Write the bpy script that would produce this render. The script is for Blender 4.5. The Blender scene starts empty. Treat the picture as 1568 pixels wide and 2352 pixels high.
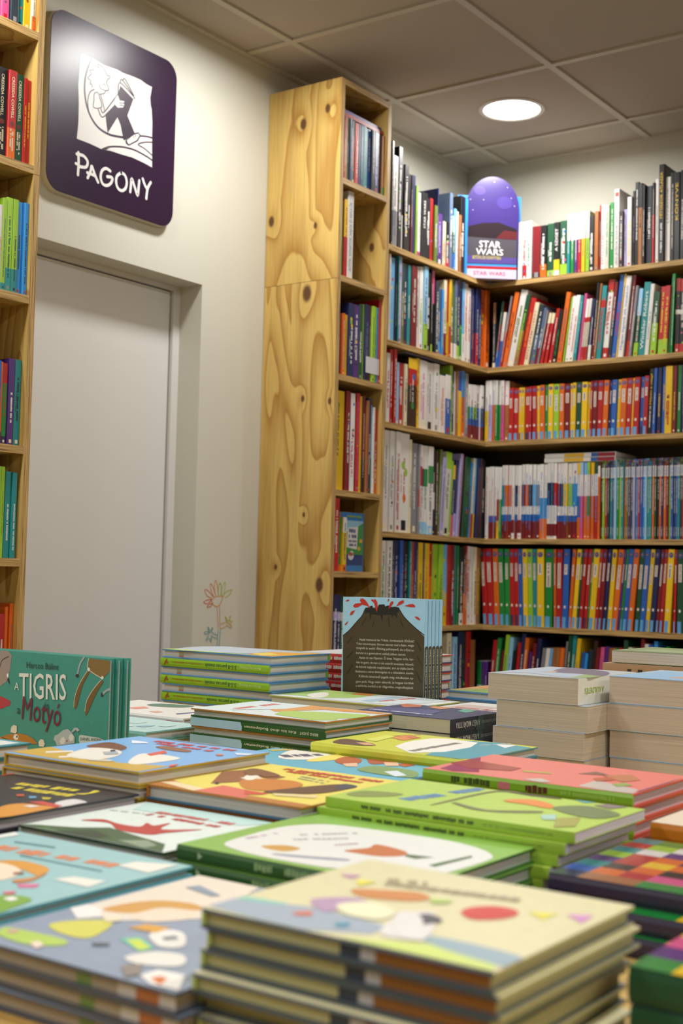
import bpy, math, random
from mathutils import Matrix, Vector
random.seed(11)

# ------------------------------------------------------------------ camera, light, exposure
sc = bpy.context.scene
COL = sc.collection
cam_d = bpy.data.cameras.new('camera')
cam = bpy.data.objects.new('camera', cam_d)
COL.objects.link(cam)
sc.camera = cam
YAW, PITCH, ROLL = -0.6207136, 0.0488692, 0.0239939
CAM = Vector((2.6990, -4.6116, 1.2266))
_f = Vector((math.sin(YAW) * math.cos(PITCH), math.cos(YAW) * math.cos(PITCH), math.sin(PITCH)))
_r = Vector((math.cos(YAW), -math.sin(YAW), 0))
_u = _r.cross(_f)
_r2 = _r * math.cos(ROLL) + _u * math.sin(ROLL)
_u2 = -_r * math.sin(ROLL) + _u * math.cos(ROLL)
_m = Matrix((_r2, _u2, -_f)).transposed().to_4x4()
_m.translation = CAM
cam.matrix_world = _m
cam_d.sensor_fit = 'HORIZONTAL'
cam_d.sensor_width = 24.0
cam_d.lens = 3003.98 / 1568 * 24.0
cam_d.clip_start = 0.05
cam_d.dof.use_dof = True
cam_d.dof.focus_distance = 2.45
cam_d.dof.aperture_fstop = 6.0

world = bpy.data.worlds.new('world')
sc.world = world
world.use_nodes = True
world.node_tree.nodes['Background'].inputs[0].default_value = (0.9, 0.92, 1.0, 1)
world.node_tree.nodes['Background'].inputs[1].default_value = 0.0
sc.view_settings.view_transform = 'Standard'
sc.view_settings.look = 'None'
sc.view_settings.gamma = 1.0
sc.view_settings.use_curve_mapping = False
sc.view_settings.exposure = -0.06
LAMP = 13.0            # power of one ceiling downlight in watts
LAMP_COLOUR = (1.0, 0.982, 0.945)
sc.cycles.use_denoising = True
sc.cycles.max_bounces = 8
sc.cycles.diffuse_bounces = 5
sc.cycles.glossy_bounces = 3
sc.cycles.caustics_reflective = False
sc.cycles.caustics_refractive = False

ROOM_X, ROOM_Y, CEIL = 6.0, -7.2, 2.9
TABLE_Z = 0.887

# ------------------------------------------------------------------ colour and material helpers
def lin(hexs):
    v = [int(hexs[i:i + 2], 16) / 255 for i in (0, 2, 4)]
    return tuple(c / 12.92 if c <= 0.04045 else ((c + 0.055) / 1.055) ** 2.4 for c in v)

PAL = {'black': '131214', 'white': 'dedad6', 'red': 'b01c1c', 'navy': '1a2352', 'blue': '2459ac', 'light blue': '6db0e2', 'green': '1a8236',
       'dark green': '174a30', 'teal': '1c868a', 'yellow': 'e4ba1a', 'orange': 'd66416', 'purple': '502876', 'maroon': '74141c', 'lavender': 'aaa0d0',
       'pink': 'cf4f86', 'grey': '858388', 'cream': 'e0d6b4', 'lime green': '94c030', 'dark brown': '321b16', 'tan': '9c6436', 'slate blue': '546580',
       'dark slate': '1f2d36', 'sky blue': '8fc4e6', 'olive': '647426', 'bright blue': '2a88ce', 'pale green': 'c4c6b4'}
PALL = {k: lin(v) for k, v in PAL.items()}

def mat_new(name):
    m = bpy.data.materials.new(name)
    m.use_nodes = True
    nt = m.node_tree
    b = nt.nodes['Principled BSDF']
    return m, nt, b

def N(nt, typ, **kw):
    n = nt.nodes.new(typ)
    for k, v in kw.items():
        if k == 'inp':
            for i, val in v.items():
                n.inputs[i].default_value = val
        else:
            setattr(n, k, v)
    return n

def L(nt, a, ao, b, bi):
    nt.links.new(a.outputs[ao], b.inputs[bi])

def mat_plain(name, hexs, rough=0.6, bump=0.0, scale=60, spec=0.5, vary=0.06, metal=0.0):
    m, nt, b = mat_new(name)
    c = lin(hexs)
    geo = N(nt, 'ShaderNodeNewGeometry')
    nz = N(nt, 'ShaderNodeTexNoise', inp={'Scale': scale, 'Detail': 4})
    L(nt, geo, 'Position', nz, 'Vector')
    mx = N(nt, 'ShaderNodeMix', data_type='RGBA')
    mx.inputs[6].default_value = (*[x * (1 - vary) for x in c], 1)
    mx.inputs[7].default_value = (*[min(1, x * (1 + vary)) for x in c], 1)
    L(nt, nz, 'Fac', mx, 0)
    L(nt, mx, 2, b, 'Base Color')
    b.inputs['Roughness'].default_value = rough
    b.inputs['Specular IOR Level'].default_value = spec
    b.inputs['Metallic'].default_value = metal
    if bump:
        bp = N(nt, 'ShaderNodeBump', inp={'Strength': bump, 'Distance': 0.002})
        L(nt, nz, 'Fac', bp, 'Height')
        L(nt, bp, 'Normal', b, 'Normal')
    return m

def mat_print(name, rough, coat=0.0, grain=0.05):
    """printed surface: the colour of every face is stored in the mesh, slight print mottling added"""
    m, nt, b = mat_new(name)
    at = N(nt, 'ShaderNodeAttribute', attribute_name='Col')
    geo = N(nt, 'ShaderNodeNewGeometry')
    nz = N(nt, 'ShaderNodeTexNoise', inp={'Scale': 90.0, 'Detail': 3})
    L(nt, geo, 'Position', nz, 'Vector')
    mr = N(nt, 'ShaderNodeMapRange', inp={'To Min': 1 - grain * 2, 'To Max': 1 + grain})
    L(nt, nz, 'Fac', mr, 'Value')
    mx = N(nt, 'ShaderNodeMix', data_type='RGBA', blend_type='MULTIPLY')
    mx.inputs[0].default_value = 1.0
    L(nt, at, 'Color', mx, 6)
    L(nt, mr, 'Result', mx, 7)
    L(nt, mx, 2, b, 'Base Color')
    b.inputs['Roughness'].default_value = rough
    b.inputs['Coat Weight'].default_value = coat
    b.inputs['Coat Roughness'].default_value = 0.18
    return m

def mat_paper(name):
    """page block: fine layered lines across the thickness (local z for lying books)"""
    m, nt, b = mat_new(name)
    at = N(nt, 'ShaderNodeAttribute', attribute_name='Col')
    geo = N(nt, 'ShaderNodeNewGeometry')
    mp = N(nt, 'ShaderNodeMapping')
    mp.inputs['Scale'].default_value = (6, 6, 1500)
    L(nt, geo, 'Position', mp, 'Vector')
    nz = N(nt, 'ShaderNodeTexNoise', inp={'Scale': 1.0, 'Detail': 3})
    L(nt, mp, 'Vector', nz, 'Vector')
    mr = N(nt, 'ShaderNodeMapRange', inp={'From Min': 0.3, 'From Max': 0.7, 'To Min': 0.74, 'To Max': 1.04})
    L(nt, nz, 'Fac', mr, 'Value')
    mx = N(nt, 'ShaderNodeMix', data_type='RGBA', blend_type='MULTIPLY')
    mx.inputs[0].default_value = 1.0
    L(nt, at, 'Color', mx, 6)
    L(nt, mr, 'Result', mx, 7)
    L(nt, mx, 2, b, 'Base Color')
    b.inputs['Roughness'].default_value = 0.85
    b.inputs['Specular IOR Level'].default_value = 0.2
    return m

def mat_wood(name, knots=(), plane='xz', light='cbab62', dark='a57a38', seed=0.0):
    """pine plywood face: contour-line grain stretched upward, bent round the knots"""
    m, nt, b = mat_new(name)
    geo = N(nt, 'ShaderNodeNewGeometry')
    sep = N(nt, 'ShaderNodeSeparateXYZ')
    L(nt, geo, 'Position', sep, 0)
    mp = N(nt, 'ShaderNodeMapping')
    mp.inputs['Location'].default_value = (seed, seed * 0.7, seed * 1.3)
    mp.inputs['Scale'].default_value = (6.0, 6.0, 1.0) if plane != 'flat' else (1.0, 6.0, 6.0)
    L(nt, geo, 'Position', mp, 'Vector')
    big = N(nt, 'ShaderNodeTexNoise', inp={'Scale': 1.0, 'Detail': 1.4, 'Distortion': 0.35})
    L(nt, mp, 'Vector', big, 'Vector')
    val = (big, 'Fac')
    mul = N(nt, 'ShaderNodeMath', operation='MULTIPLY', inp={1: 9.0})
    L(nt, *val, mul, 0)
    val = (mul, 0)
    core = None
    for (kx, kz, kr) in knots:
        dx = N(nt, 'ShaderNodeMath', operation='SUBTRACT', inp={1: kx})
        L(nt, sep, 0, dx, 0)
        dz = N(nt, 'ShaderNodeMath', operation='SUBTRACT', inp={1: kz})
        L(nt, sep, 2, dz, 0)
        sx = N(nt, 'ShaderNodeMath', operation='MULTIPLY', inp={1: 1.0 / kr})
        L(nt, dx, 0, sx, 0)
        sz = N(nt, 'ShaderNodeMath', operation='MULTIPLY', inp={1: 0.62 / kr})
        L(nt, dz, 0, sz, 0)
        cb = N(nt, 'ShaderNodeCombineXYZ')
        L(nt, sx, 0, cb, 0)
        L(nt, sz, 0, cb, 1)
        ln = N(nt, 'ShaderNodeVectorMath', operation='LENGTH')
        L(nt, cb, 0, ln, 0)
        # ring distortion around the knot
        mr = N(nt, 'ShaderNodeMapRange', interpolation_type='SMOOTHSTEP', inp={'From Min': 0.5, 'From Max': 4.5, 'To Min': 0.75, 'To Max': 0.0})
        L(nt, ln, 'Value', mr, 'Value')
        ad = N(nt, 'ShaderNodeMath', operation='ADD')
        L(nt, *val, ad, 0)
        L(nt, mr, 'Result', ad, 1)
        val = (ad, 0)
        cr = N(nt, 'ShaderNodeMapRange', interpolation_type='SMOOTHSTEP', inp={'From Min': 0.55, 'From Max': 1.15, 'To Min': 1.0, 'To Max': 0.0})
        L(nt, ln, 'Value', cr, 'Value')
        if core is None:
            core = (cr, 'Result')
        else:
            mxm = N(nt, 'ShaderNodeMath', operation='MAXIMUM')
            L(nt, *core, mxm, 0)
            L(nt, cr, 'Result', mxm, 1)
            core = (mxm, 0)
    fr = N(nt, 'ShaderNodeMath', operation='FRACT')
    L(nt, *val, fr, 0)
    ramp = N(nt, 'ShaderNodeValToRGB')
    cl, cd = lin(light), lin(dark)
    e = ramp.color_ramp.elements
    e[0].position = 0.0
    e[0].color = (*cl, 1)
    e[1].position = 1.0
    e[1].color = (*cl, 1)
    for p, k in ((0.35, 0.1), (0.7, 0.45), (0.9, 0.85), (0.95, 1.0)):
        ne = ramp.color_ramp.elements.new(p)
        ne.color = (*[a * (1 - k) + b_ * k for a, b_ in zip(cl, cd)], 1)
    L(nt, fr, 0, ramp, 'Fac')
    fine = N(nt, 'ShaderNodeTexNoise', inp={'Scale': 1.0, 'Detail': 5})
    mp2 = N(nt, 'ShaderNodeMapping')
    mp2.inputs['Scale'].default_value = (160, 160, 6)
    L(nt, geo, 'Position', mp2, 'Vector')
    L(nt, mp2, 'Vector', fine, 'Vector')
    fm = N(nt, 'ShaderNodeMapRange', inp={'From Min': 0.3, 'From Max': 0.7, 'To Min': 0.86, 'To Max': 1.08})
    L(nt, fine, 'Fac', fm, 'Value')
    mx = N(nt, 'ShaderNodeMix', data_type='RGBA', blend_type='MULTIPLY')
    mx.inputs[0].default_value = 1.0
    L(nt, ramp, 'Color', mx, 6)
    L(nt, fm, 'Result', mx, 7)
    out = (mx, 2)
    if core is not None:
        km = N(nt, 'ShaderNodeMix', data_type='RGBA')
        L(nt, *core, km, 0)
        L(nt, *out, km, 6)
        km.inputs[7].default_value = (*lin('5c3c20'), 1)
        out = (km, 2)
    L(nt, *out, b, 'Base Color')
    b.inputs['Roughness'].default_value = 0.5
    b.inputs['Specular IOR Level'].default_value = 0.35
    return m

def mat_ply_edge(name, axis):
    """cut plywood edge: thin light and dark veneer layers"""
    m, nt, b = mat_new(name)
    geo = N(nt, 'ShaderNodeNewGeometry')
    mp = N(nt, 'ShaderNodeMapping')
    s = [7.0, 7.0, 7.0]
    s[axis] = 420.0
    mp.inputs['Scale'].default_value = s
    L(nt, geo, 'Position', mp, 'Vector')
    nz = N(nt, 'ShaderNodeTexNoise', inp={'Scale': 1.0, 'Detail': 2})
    L(nt, mp, 'Vector', nz, 'Vector')
    ramp = N(nt, 'ShaderNodeValToRGB')
    e = ramp.color_ramp.elements
    e[0].position, e[0].color = 0.33, (*lin('5a3f20'), 1)
    e[1].position, e[1].color = 0.62, (*lin('c4a266'), 1)
    ne = e.new(0.45)
    ne.color = (*lin('a5824a'), 1)
    L(nt, nz, 'Fac', ramp, 'Fac')
    L(nt, ramp, 'Color', b, 'Base Color')
    b.inputs['Roughness'].default_value = 0.6
    return m

def mat_emit(name, strength, colour):
    m, nt, b = mat_new(name)
    b.inputs['Base Color'].default_value = (0.9, 0.9, 0.9, 1)
    b.inputs['Emission Color'].default_value = (*colour, 1)
    b.inputs['Emission Strength'].default_value = strength
    return m

M = {}
M['wall'] = mat_plain('wall_paint', 'cbc9bd', 0.75, 0.12, 220, 0.3, 0.02)
M['tile'] = mat_plain('ceiling_tile_board', 'b5aca2', 0.9, 0.3, 500, 0.1, 0.05)
M['bar'] = mat_plain('ceiling_grid_metal', 'c0b9ad', 0.5, 0, 50, 0.4, 0.02)
M['trim'] = mat_plain('painted_trim', 'bdb8a8', 0.5, 0, 50, 0.4, 0.02)
M['door'] = mat_plain('door_laminate', 'd9d7d5', 0.32, 0, 30, 0.5, 0.01)
M['seal'] = mat_plain('dark_seal', '4a4844', 0.7)
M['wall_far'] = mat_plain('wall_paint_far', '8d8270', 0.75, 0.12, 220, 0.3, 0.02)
M['floor'] = mat_plain('floor_vinyl', '5f5346', 0.45, 0.05, 40, 0.5, 0.15)
M['cover'] = mat_print('book_cover_print', 0.40, 0.10)
M['print'] = mat_print('flat_print', 0.42, 0.08, 0.03)
M['gloss'] = mat_print('glossy_print', 0.2, 0.6, 0.02)
M['paper'] = mat_paper('page_edges')
M['ply_h'] = mat_ply_edge('plywood_edge_lying', 2)
M['ply_v'] = mat_ply_edge('plywood_edge_upright', 1)
M['wood'] = mat_wood('plywood_face', seed=3.1)
M['wood_in'] = mat_wood('plywood_face_inner', ((0.12, 2.38, 0.012), (0.24, 2.33, 0.011)), seed=8.4)
KN = ((0.145, 2.687, 0.014), (0.242, 2.721, 0.011), (0.023, 2.384, 0.013), (0.204, 2.346, 0.008))
KN2 = ((0.177, 2.129, 0.020), (0.079, 1.250, 0.007), (0.255, 1.197, 0.017), (0.187, 1.418, 0.006), (0.171, 1.79, 0.008), (0.278, 1.776, 0.008))
M['panel_up'] = mat_wood('plywood_side_upper', KN, seed=0.4)
M['panel_low'] = mat_wood('plywood_side_lower', KN2, seed=5.7)
M['sign_edge'] = mat_plain('sign_edge_white', 'cfcabb', 0.5)
M['lamp'] = mat_emit('downlight_diffuser', 9.0, LAMP_COLOUR)
M['ring'] = mat_plain('downlight_ring_white', 'd8d4cc', 0.4)
M['metal'] = mat_plain('table_leg_metal', '55565a', 0.4, metal=0.8)

# ------------------------------------------------------------------ mesh builder
class MB:
    def __init__(self):
        self.v, self.f, self.c, self.mi = [], [], [], []
    def face(self, pts, col=(0.8, 0.8, 0.8), mi=0):
        n = len(self.v)
        self.v += [tuple(p) for p in pts]
        self.f.append(tuple(range(n, n + len(pts))))
        self.c.append(col)
        self.mi.append(mi)
    def box(self, x0, x1, y0, y1, z0, z1, col=(0.8, 0.8, 0.8), mi=None, cols=None):
        """mi / cols: dict over faces '-x','+x','-y','+y','-z','+z'"""
        n = len(self.v)
        self.v += [(x0, y0, z0), (x1, y0, z0), (x1, y1, z0), (x0, y1, z0), (x0, y0, z1), (x1, y0, z1), (x1, y1, z1), (x0, y1, z1)]
        for key, q in (('-z', (0, 3, 2, 1)), ('+z', (4, 5, 6, 7)), ('-y', (0, 1, 5, 4)), ('+x', (1, 2, 6, 5)), ('+y', (2, 3, 7, 6)), ('-x', (3, 0, 4, 7))):
            self.f.append(tuple(n + i for i in q))
            self.c.append(cols.get(key, col) if cols else col)
            self.mi.append(mi.get(key, 0) if mi else 0)
        return self
    def mesh(self, name, mats):
        me = bpy.data.meshes.new(name)
        me.from_pydata(self.v, [], self.f)
        if not isinstance(mats, (list, tuple)):
            mats = [mats]
        for m in mats:
            me.materials.append(m)
        if any(self.mi):
            me.polygons.foreach_set('material_index', self.mi)
        at = me.color_attributes.new('Col', 'FLOAT_COLOR', 'CORNER')
        buf = []
        for f, c in zip(self.f, self.c):
            buf += [c[0], c[1], c[2], 1.0] * len(f)
        at.data.foreach_set('color', buf)
        me.update()
        return me
    def build(self, name, mats, parent=None, loc=None, rot=None):
        return link(name, self.mesh(name, mats), parent, loc, rot)

def link(name, me, parent=None, loc=None, rot=None):
    o = bpy.data.objects.new(name, me)
    COL.objects.link(o)
    if parent is not None:
        o.parent = parent
    if loc is not None:
        o.location = loc
    if rot is not None:
        o.rotation_euler = rot
    return o

def tag(o, label, cat, group=None):
    o['label'] = label
    o['category'] = cat
    if group:
        o['group'] = group
    return o

def thing(name, label, cat, loc=(0, 0, 0), group=None, rz=0.0):
    o = bpy.data.objects.new(name, None)
    COL.objects.link(o)
    o.location = loc
    o.rotation_euler = (0, 0, rz)
    o.empty_display_size = 0.1
    return tag(o, label, cat, group)

def flat_ink(o):
    o['kind'] = 'stuff'
    return o

def structure(o):
    o['kind'] = 'structure'
    return o

ONES = ['', 'first', 'second', 'third', 'fourth', 'fifth', 'sixth', 'seventh', 'eighth', 'ninth', 'tenth', 'eleventh', 'twelfth', 'thirteenth',
        'fourteenth', 'fifteenth', 'sixteenth', 'seventeenth', 'eighteenth', 'nineteenth']
TENS = {2: 'twent', 3: 'thirt', 4: 'fort', 5: 'fift', 6: 'sixt', 7: 'sevent', 8: 'eight', 9: 'ninet'}
def ordinal(n):
    if n < 20:
        return ONES[n]
    t, o = divmod(n, 10)
    return TENS[t] + 'ieth' if o == 0 else TENS[t] + 'y-' + ONES[o]

# ------------------------------------------------------------------ lettering (built-in font turned into meshes)
_text = {}
def prepare_text(strings):
    objs = []
    for s, bold in strings:
        cu = bpy.data.curves.new('lettering', 'FONT')
        cu.body = s
        cu.size = 1.0
        cu.resolution_u = 2
        cu.offset = 0.008 if bold and s != 'Motyó' else 0.0
        o = bpy.data.objects.new('lettering', cu)
        COL.objects.link(o)
        objs.append((s, bold, o))
    dg = bpy.context.evaluated_depsgraph_get()
    dg.update()
    for s, bold, o in objs:
        me = o.evaluated_get(dg).to_mesh()
        vs = [(v.co.x, v.co.y) for v in me.vertices]
        fs = [tuple(p.vertices) for p in me.polygons]
        xs = [v[0] for v in vs] or [0, 1]
        _text[(s, bold)] = (vs, fs, min(xs), max(xs))
        o.evaluated_get(dg).to_mesh_clear()
    for s, bold, o in objs:
        cu = o.data
        bpy.data.objects.remove(o)
        bpy.data.curves.remove(cu)

class Art:
    """flat print: coloured outlines, strokes and lettering in a plane, stacked in hair-thin layers"""
    STEP = 0.00004
    def __init__(self, base=0.0003):
        self.s = []
        self.z = base
    def poly(self, pts, col):
        self.s.append(('p', pts, col, self.z))
        self.z += self.STEP
    def rect(self, u0, u1, v0, v1, col):
        self.poly([(u0, v0), (u1, v0), (u1, v1), (u0, v1)], col)
    def disc(self, u, v, ru, rv, col, n=14):
        self.poly([(u + ru * math.cos(i * 2 * math.pi / n), v + rv * math.sin(i * 2 * math.pi / n)) for i in range(n)], col)
    def stroke(self, pts, w, col):
        out = []
        # smooth the traced line
        if len(pts) > 2:
            sm = [pts[0]]
            for i in range(len(pts) - 1):
                p0, p1, p2, p3 = pts[max(i - 1, 0)], pts[i], pts[i + 1], pts[min(i + 2, len(pts) - 1)]
                for t in (0.25, 0.5, 0.75, 1.0):
                    sm.append(tuple(0.5 * (2 * p1[k] + (p2[k] - p0[k]) * t + (2 * p0[k] - 5 * p1[k] + 4 * p2[k] - p3[k]) * t * t
                                           + (3 * p1[k] - p0[k] - 3 * p2[k] + p3[k]) * t ** 3) for k in (0, 1)))
            pts = sm
        n = len(pts)
        dirs = []
        for i in range(n):
            p, q = pts[max(i - 1, 0)], pts[min(i + 1, n - 1)]
            l = math.hypot(q[0] - p[0], q[1] - p[1]) or 1e-6
            dirs.append(((q[0] - p[0]) / l, (q[1] - p[1]) / l))
        lf = [(p[0] - d[1] * w / 2, p[1] + d[0] * w / 2) for p, d in zip(pts, dirs)]
        rt = [(p[0] + d[1] * w / 2, p[1] - d[0] * w / 2) for p, d in zip(pts, dirs)]
        for i in range(n - 1):
            out.append([rt[i], rt[i + 1], lf[i + 1], lf[i]])
        for p, d, sg in ((pts[0], dirs[0], -1), (pts[-1], dirs[-1], 1)):      # round ends
            a0 = math.atan2(d[1] * sg, d[0] * sg)
            out.append([(p[0] + w / 2 * math.cos(a0 + t), p[1] + w / 2 * math.sin(a0 + t)) for t in [math.pi * (k / 6 - 0.5) for k in range(7)]])
        for q in out:
            self.s.append(('p', q, col, self.z))
        self.z += self.STEP
    def text(self, s, a, b, col, bold=False, stretch=1.0, height=None):
        """lettering whose baseline runs from a to b"""
        vs, fs, x0, x1 = _text[(s, bold)]
        dx, dy = b[0] - a[0], b[1] - a[1]
        k = math.hypot(dx, dy) / max(1e-6, x1 - x0)
        kv = height / 0.72 if height else k * stretch
        ux, uy = dx / math.hypot(dx, dy), dy / math.hypot(dx, dy)
        pts = [(a[0] + ux * (x - x0) * k - uy * y * kv, a[1] + uy * (x - x0) * k + ux * y * kv) for x, y in vs]
        self.s.append(('m', (pts, fs), col, self.z))
        self.z += self.STEP
    def marks(self, a, b, size, col, seed, fill=0.8):
        """illegible small print: a row of tiny strokes along a line"""
        rnd = random.Random(seed)
        dx, dy = b[0] - a[0], b[1] - a[1]
        l = math.hypot(dx, dy)
        ux, uy = dx / l, dy / l
        t = 0.0
        while t < l:
            w = size * rnd.uniform(0.35, 0.75)
            if rnd.random() > 0.16:
                h0, h1 = -size / 2 * rnd.uniform(0.6, 1), size / 2 * rnd.uniform(0.7, 1)
                q = [(a[0] + ux * s - uy * h, a[1] + uy * s + ux * h) for s, h in ((t, h0), (t + w * fill, h0), (t + w * fill, h1), (t, h1))]
                self.s.append(('p', q, col, self.z))
            t += w
        self.z += self.STEP
    def load(self, data, smooth=False):
        for it in data:
            kind, col, nums = it[0], lin(it[1]), it[-1]
            pts = [(nums[i] / 1000, nums[i + 1] / 1000) for i in range(0, len(nums), 2)]
            if kind == 'poly':
                if smooth and len(pts) > 4 and min(min(p) for p in pts) > 0.003:
                    n, sm = len(pts), []
                    for i in range(n):
                        p0, p1, p2, p3 = pts[i - 1], pts[i], pts[(i + 1) % n], pts[(i + 2) % n]
                        for t in (0.0, 0.25, 0.5, 0.75):
                            sm.append(tuple(0.5 * (2 * p1[k] + (p2[k] - p0[k]) * t + (2 * p0[k] - 5 * p1[k] + 4 * p2[k] - p3[k]) * t * t
                                                   + (3 * p1[k] - p0[k] - 3 * p2[k] + p3[k]) * t ** 3) for k in (0, 1)))
                    pts = sm
                self.poly(pts, col)
            elif kind == 'stroke':
                self.stroke(pts, it[2] / 1000, col)
            elif kind == 'marks':
                self.marks(pts[0], pts[1], it[2] / 1000, col, nums[0])
            else:
                self.text(it[2], pts[0], pts[1], col, kind == 'bold', 1.5 if kind == 'bold' else 1.0)
    def mesh(self, name, mat, fn):
        mb = MB()
        for kind, d, col, z in self.s:
            if kind == 'p':
                area = sum(d[i][0] * d[(i + 1) % len(d)][1] - d[(i + 1) % len(d)][0] * d[i][1] for i in range(len(d)))
                d2 = d if area > 0 else d[::-1]
                if len(d2) > 4:
                    for tri in triangulate(d2):
                        mb.face([fn(u, v, z) for u, v in tri], col)
                else:
                    mb.face([fn(u, v, z) for u, v in d2], col)
            else:
                pts, fs = d
                n = len(mb.v)
                mb.v += [fn(u, v, z) for u, v in pts]
                for f in fs:
                    mb.f.append(tuple(n + i for i in f))
                    mb.c.append(col)
                    mb.mi.append(0)
        return mb.mesh(name, mat)

def triangulate(pts):
    from mathutils.geometry import tessellate_polygon
    tris = tessellate_polygon([[Vector((p[0], p[1], 0)) for p in pts]])
    out = []
    for t in tris:
        q = [pts[i] for i in t]
        if (q[1][0] - q[0][0]) * (q[2][1] - q[0][1]) - (q[2][0] - q[0][0]) * (q[1][1] - q[0][1]) < 0:
            q = q[::-1]
        out.append(q)
    return out

# ------------------------------------------------------------------ data: outlines of prints, rows of books (millimetres)
ART = {}
ART['bluefox'] = [
    ('poly', 'c9a53f', [1, 10, 1, 81, 75, 63, 131, 56, 174, 40, 244, 63, 249, 1]),
    ('poly', 'ece6da', [184, 50, 140, 116, 157, 134, 193, 132, 208, 123, 212, 90, 206, 48]),
    ('poly', '7a4a34', [24, 134, 22, 176, 74, 158, 96, 125, 80, 109, 37, 119]),
    ('poly', 'e8e2d8', [68, 56, 48, 116, 95, 123, 132, 83, 136, 38, 94, 31]),
    ('poly', 'e8e2d8', [32, 45, 51, 78, 62, 68, 44, 34]),
    ('poly', 'e8e2d8', [80, 25, 98, 61, 110, 50, 90, 15]),
    ('poly', 'd8563c', [147, 123, 139, 168, 160, 150, 163, 114]),
    ('poly', '8a5c40', [103, 187, 113, 203, 164, 194, 171, 175, 132, 175]),
    ('poly', 'e4eefa', [29, 214, 59, 215, 71, 206, 54, 189]),
    ('poly', 'e4eefa', [225, 217, 251, 230, 252, 214, 239, 205]),
    ('marks', 'c8404a', 16, [61, 232, 210, 237]),
    ('marks', 'c8404a', 14, [80, 216, 192, 209]),
    ('poly', '3a2a22', [86, 114, 86, 123, 98, 113, 97, 104]),
    ('poly', 'c87848', [215, 188, 223, 196, 232, 184, 226, 178]),
    ('marks', '9aa8b8', 7, [71, 259, 158, 259]),
    ('poly', 'd8562c', [241, 67, 242, 84, 252, 67, 252, 55]),
    ('poly', 'a8b0b8', [92, 94, 103, 111, 123, 94, 113, 77]),
    ('poly', 'd8d4cc', [127, 33, 159, 49, 164, 37, 137, 24]),
]
ART['dragon'] = [
    ('poly', 'bfe0dc', [7, 196, 211, 201, 185, 160, 25, 153]),
    ('poly', '3f5c33', [1, 1, 16, 12, 60, 31, 87, 55, 146, 41, 193, 31, 217, 1, 158, 1, 81, 1]),
    ('poly', 'b8352c', [32, 63, 46, 84, 79, 77, 107, 81, 98, 102, 115, 96, 118, 120, 136, 86, 170, 117, 153, 74, 149, 57, 129, 52, 100, 53, 66, 73]),
    ('marks', 'c03a34', 14, [60, 158, 174, 162]),
    ('marks', 'c03a34', 13, [52, 142, 173, 139]),
    ('poly', '5a7a48', [18, 1, 37, 9, 63, 5, 54, 1]),
    ('poly', '2a3c22', [58, 1, 86, 33, 123, 20, 120, 1, 79, 1]),
    ('poly', '8a9a80', [143, 11, 166, 32, 193, 19, 192, 1]),
    ('marks', 'b8c0b8', 6, [10, 131, 66, 142]),
]
ART['dark'] = [
    ('poly', 'c8342c', [1, 224, 1, 237, 5, 237, 7, 212]),
    ('marks', 'd8c83a', 20, [71, 186, 155, 201]),
    ('marks', 'd8c83a', 20, [78, 162, 190, 172]),
    ('poly', 'e0d040', [179, 185, 192, 188, 190, 215, 179, 217, 187, 198]),
    ('poly', 'd8933a', [186, 62, 186, 96, 230, 103, 235, 95, 235, 19]),
    ('poly', 'dcd8d8', [209, 126, 207, 156, 233, 153, 235, 140, 234, 107]),
    ('poly', 'c84a40', [183, 107, 191, 121, 231, 117, 234, 102]),
    ('poly', '6aa8d0', [154, 133, 161, 139, 170, 130, 165, 124]),
    ('poly', 'c8b83a', [170, 139, 181, 145, 189, 134, 183, 129]),
    ('poly', 'c85a3a', [133, 131, 140, 138, 150, 129, 144, 123]),
    ('poly', 'e6e0da', [200, 84, 201, 95, 215, 97, 214, 84]),
]
ART['yellowfox'] = [
    ('poly', 'b8722c', [1, 1, 1, 46, 74, 13, 140, 1, 143, 22, 242, 20, 242, 1]),
    ('poly', 'e8d8b0', [1, 23, 15, 37, 79, 20, 77, 1]),
    ('poly', 'd86a5a', [77, 1, 77, 57, 129, 49, 158, 1]),
    ('poly', '8f5630', [1, 143, 15, 179, 92, 165, 93, 133, 51, 147, 77, 97, 56, 57]),
    ('poly', 'e6dccb', [54, 117, 50, 156, 79, 131, 73, 110]),
    ('poly', 'c87a28', [65, 111, 112, 146, 152, 122, 144, 64, 108, 59]),
    ('poly', '5a3a20', [144, 64, 174, 160, 205, 163, 202, 91, 160, 51]),
    ('poly', 'cc4a38', [118, 48, 157, 48, 156, 34, 140, 22]),
    ('marks', 'c8452c', 16, [47, 220, 204, 220]),
    ('marks', 'c8452c', 14, [64, 205, 190, 196]),
    ('poly', 'f0e8d8', [51, 130, 40, 160, 63, 142, 77, 116, 70, 109]),
    ('poly', '3a3f4a', [188, 141, 181, 171, 204, 168, 208, 146, 200, 132]),
    ('poly', 'e8d49a', [160, 51, 208, 78, 219, 60, 172, 40]),
    ('marks', '8a9a90', 6, [104, 182, 157, 172]),
    ('marks', '8a9a90', 6, [111, 167, 159, 157]),
    ('poly', '3a2618', [55, 66, 55, 72, 66, 62, 65, 55]),
    ('poly', '7a4a28', [19, 167, 20, 193, 79, 169, 76, 144, 59, 149, 49, 139]),
]
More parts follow.
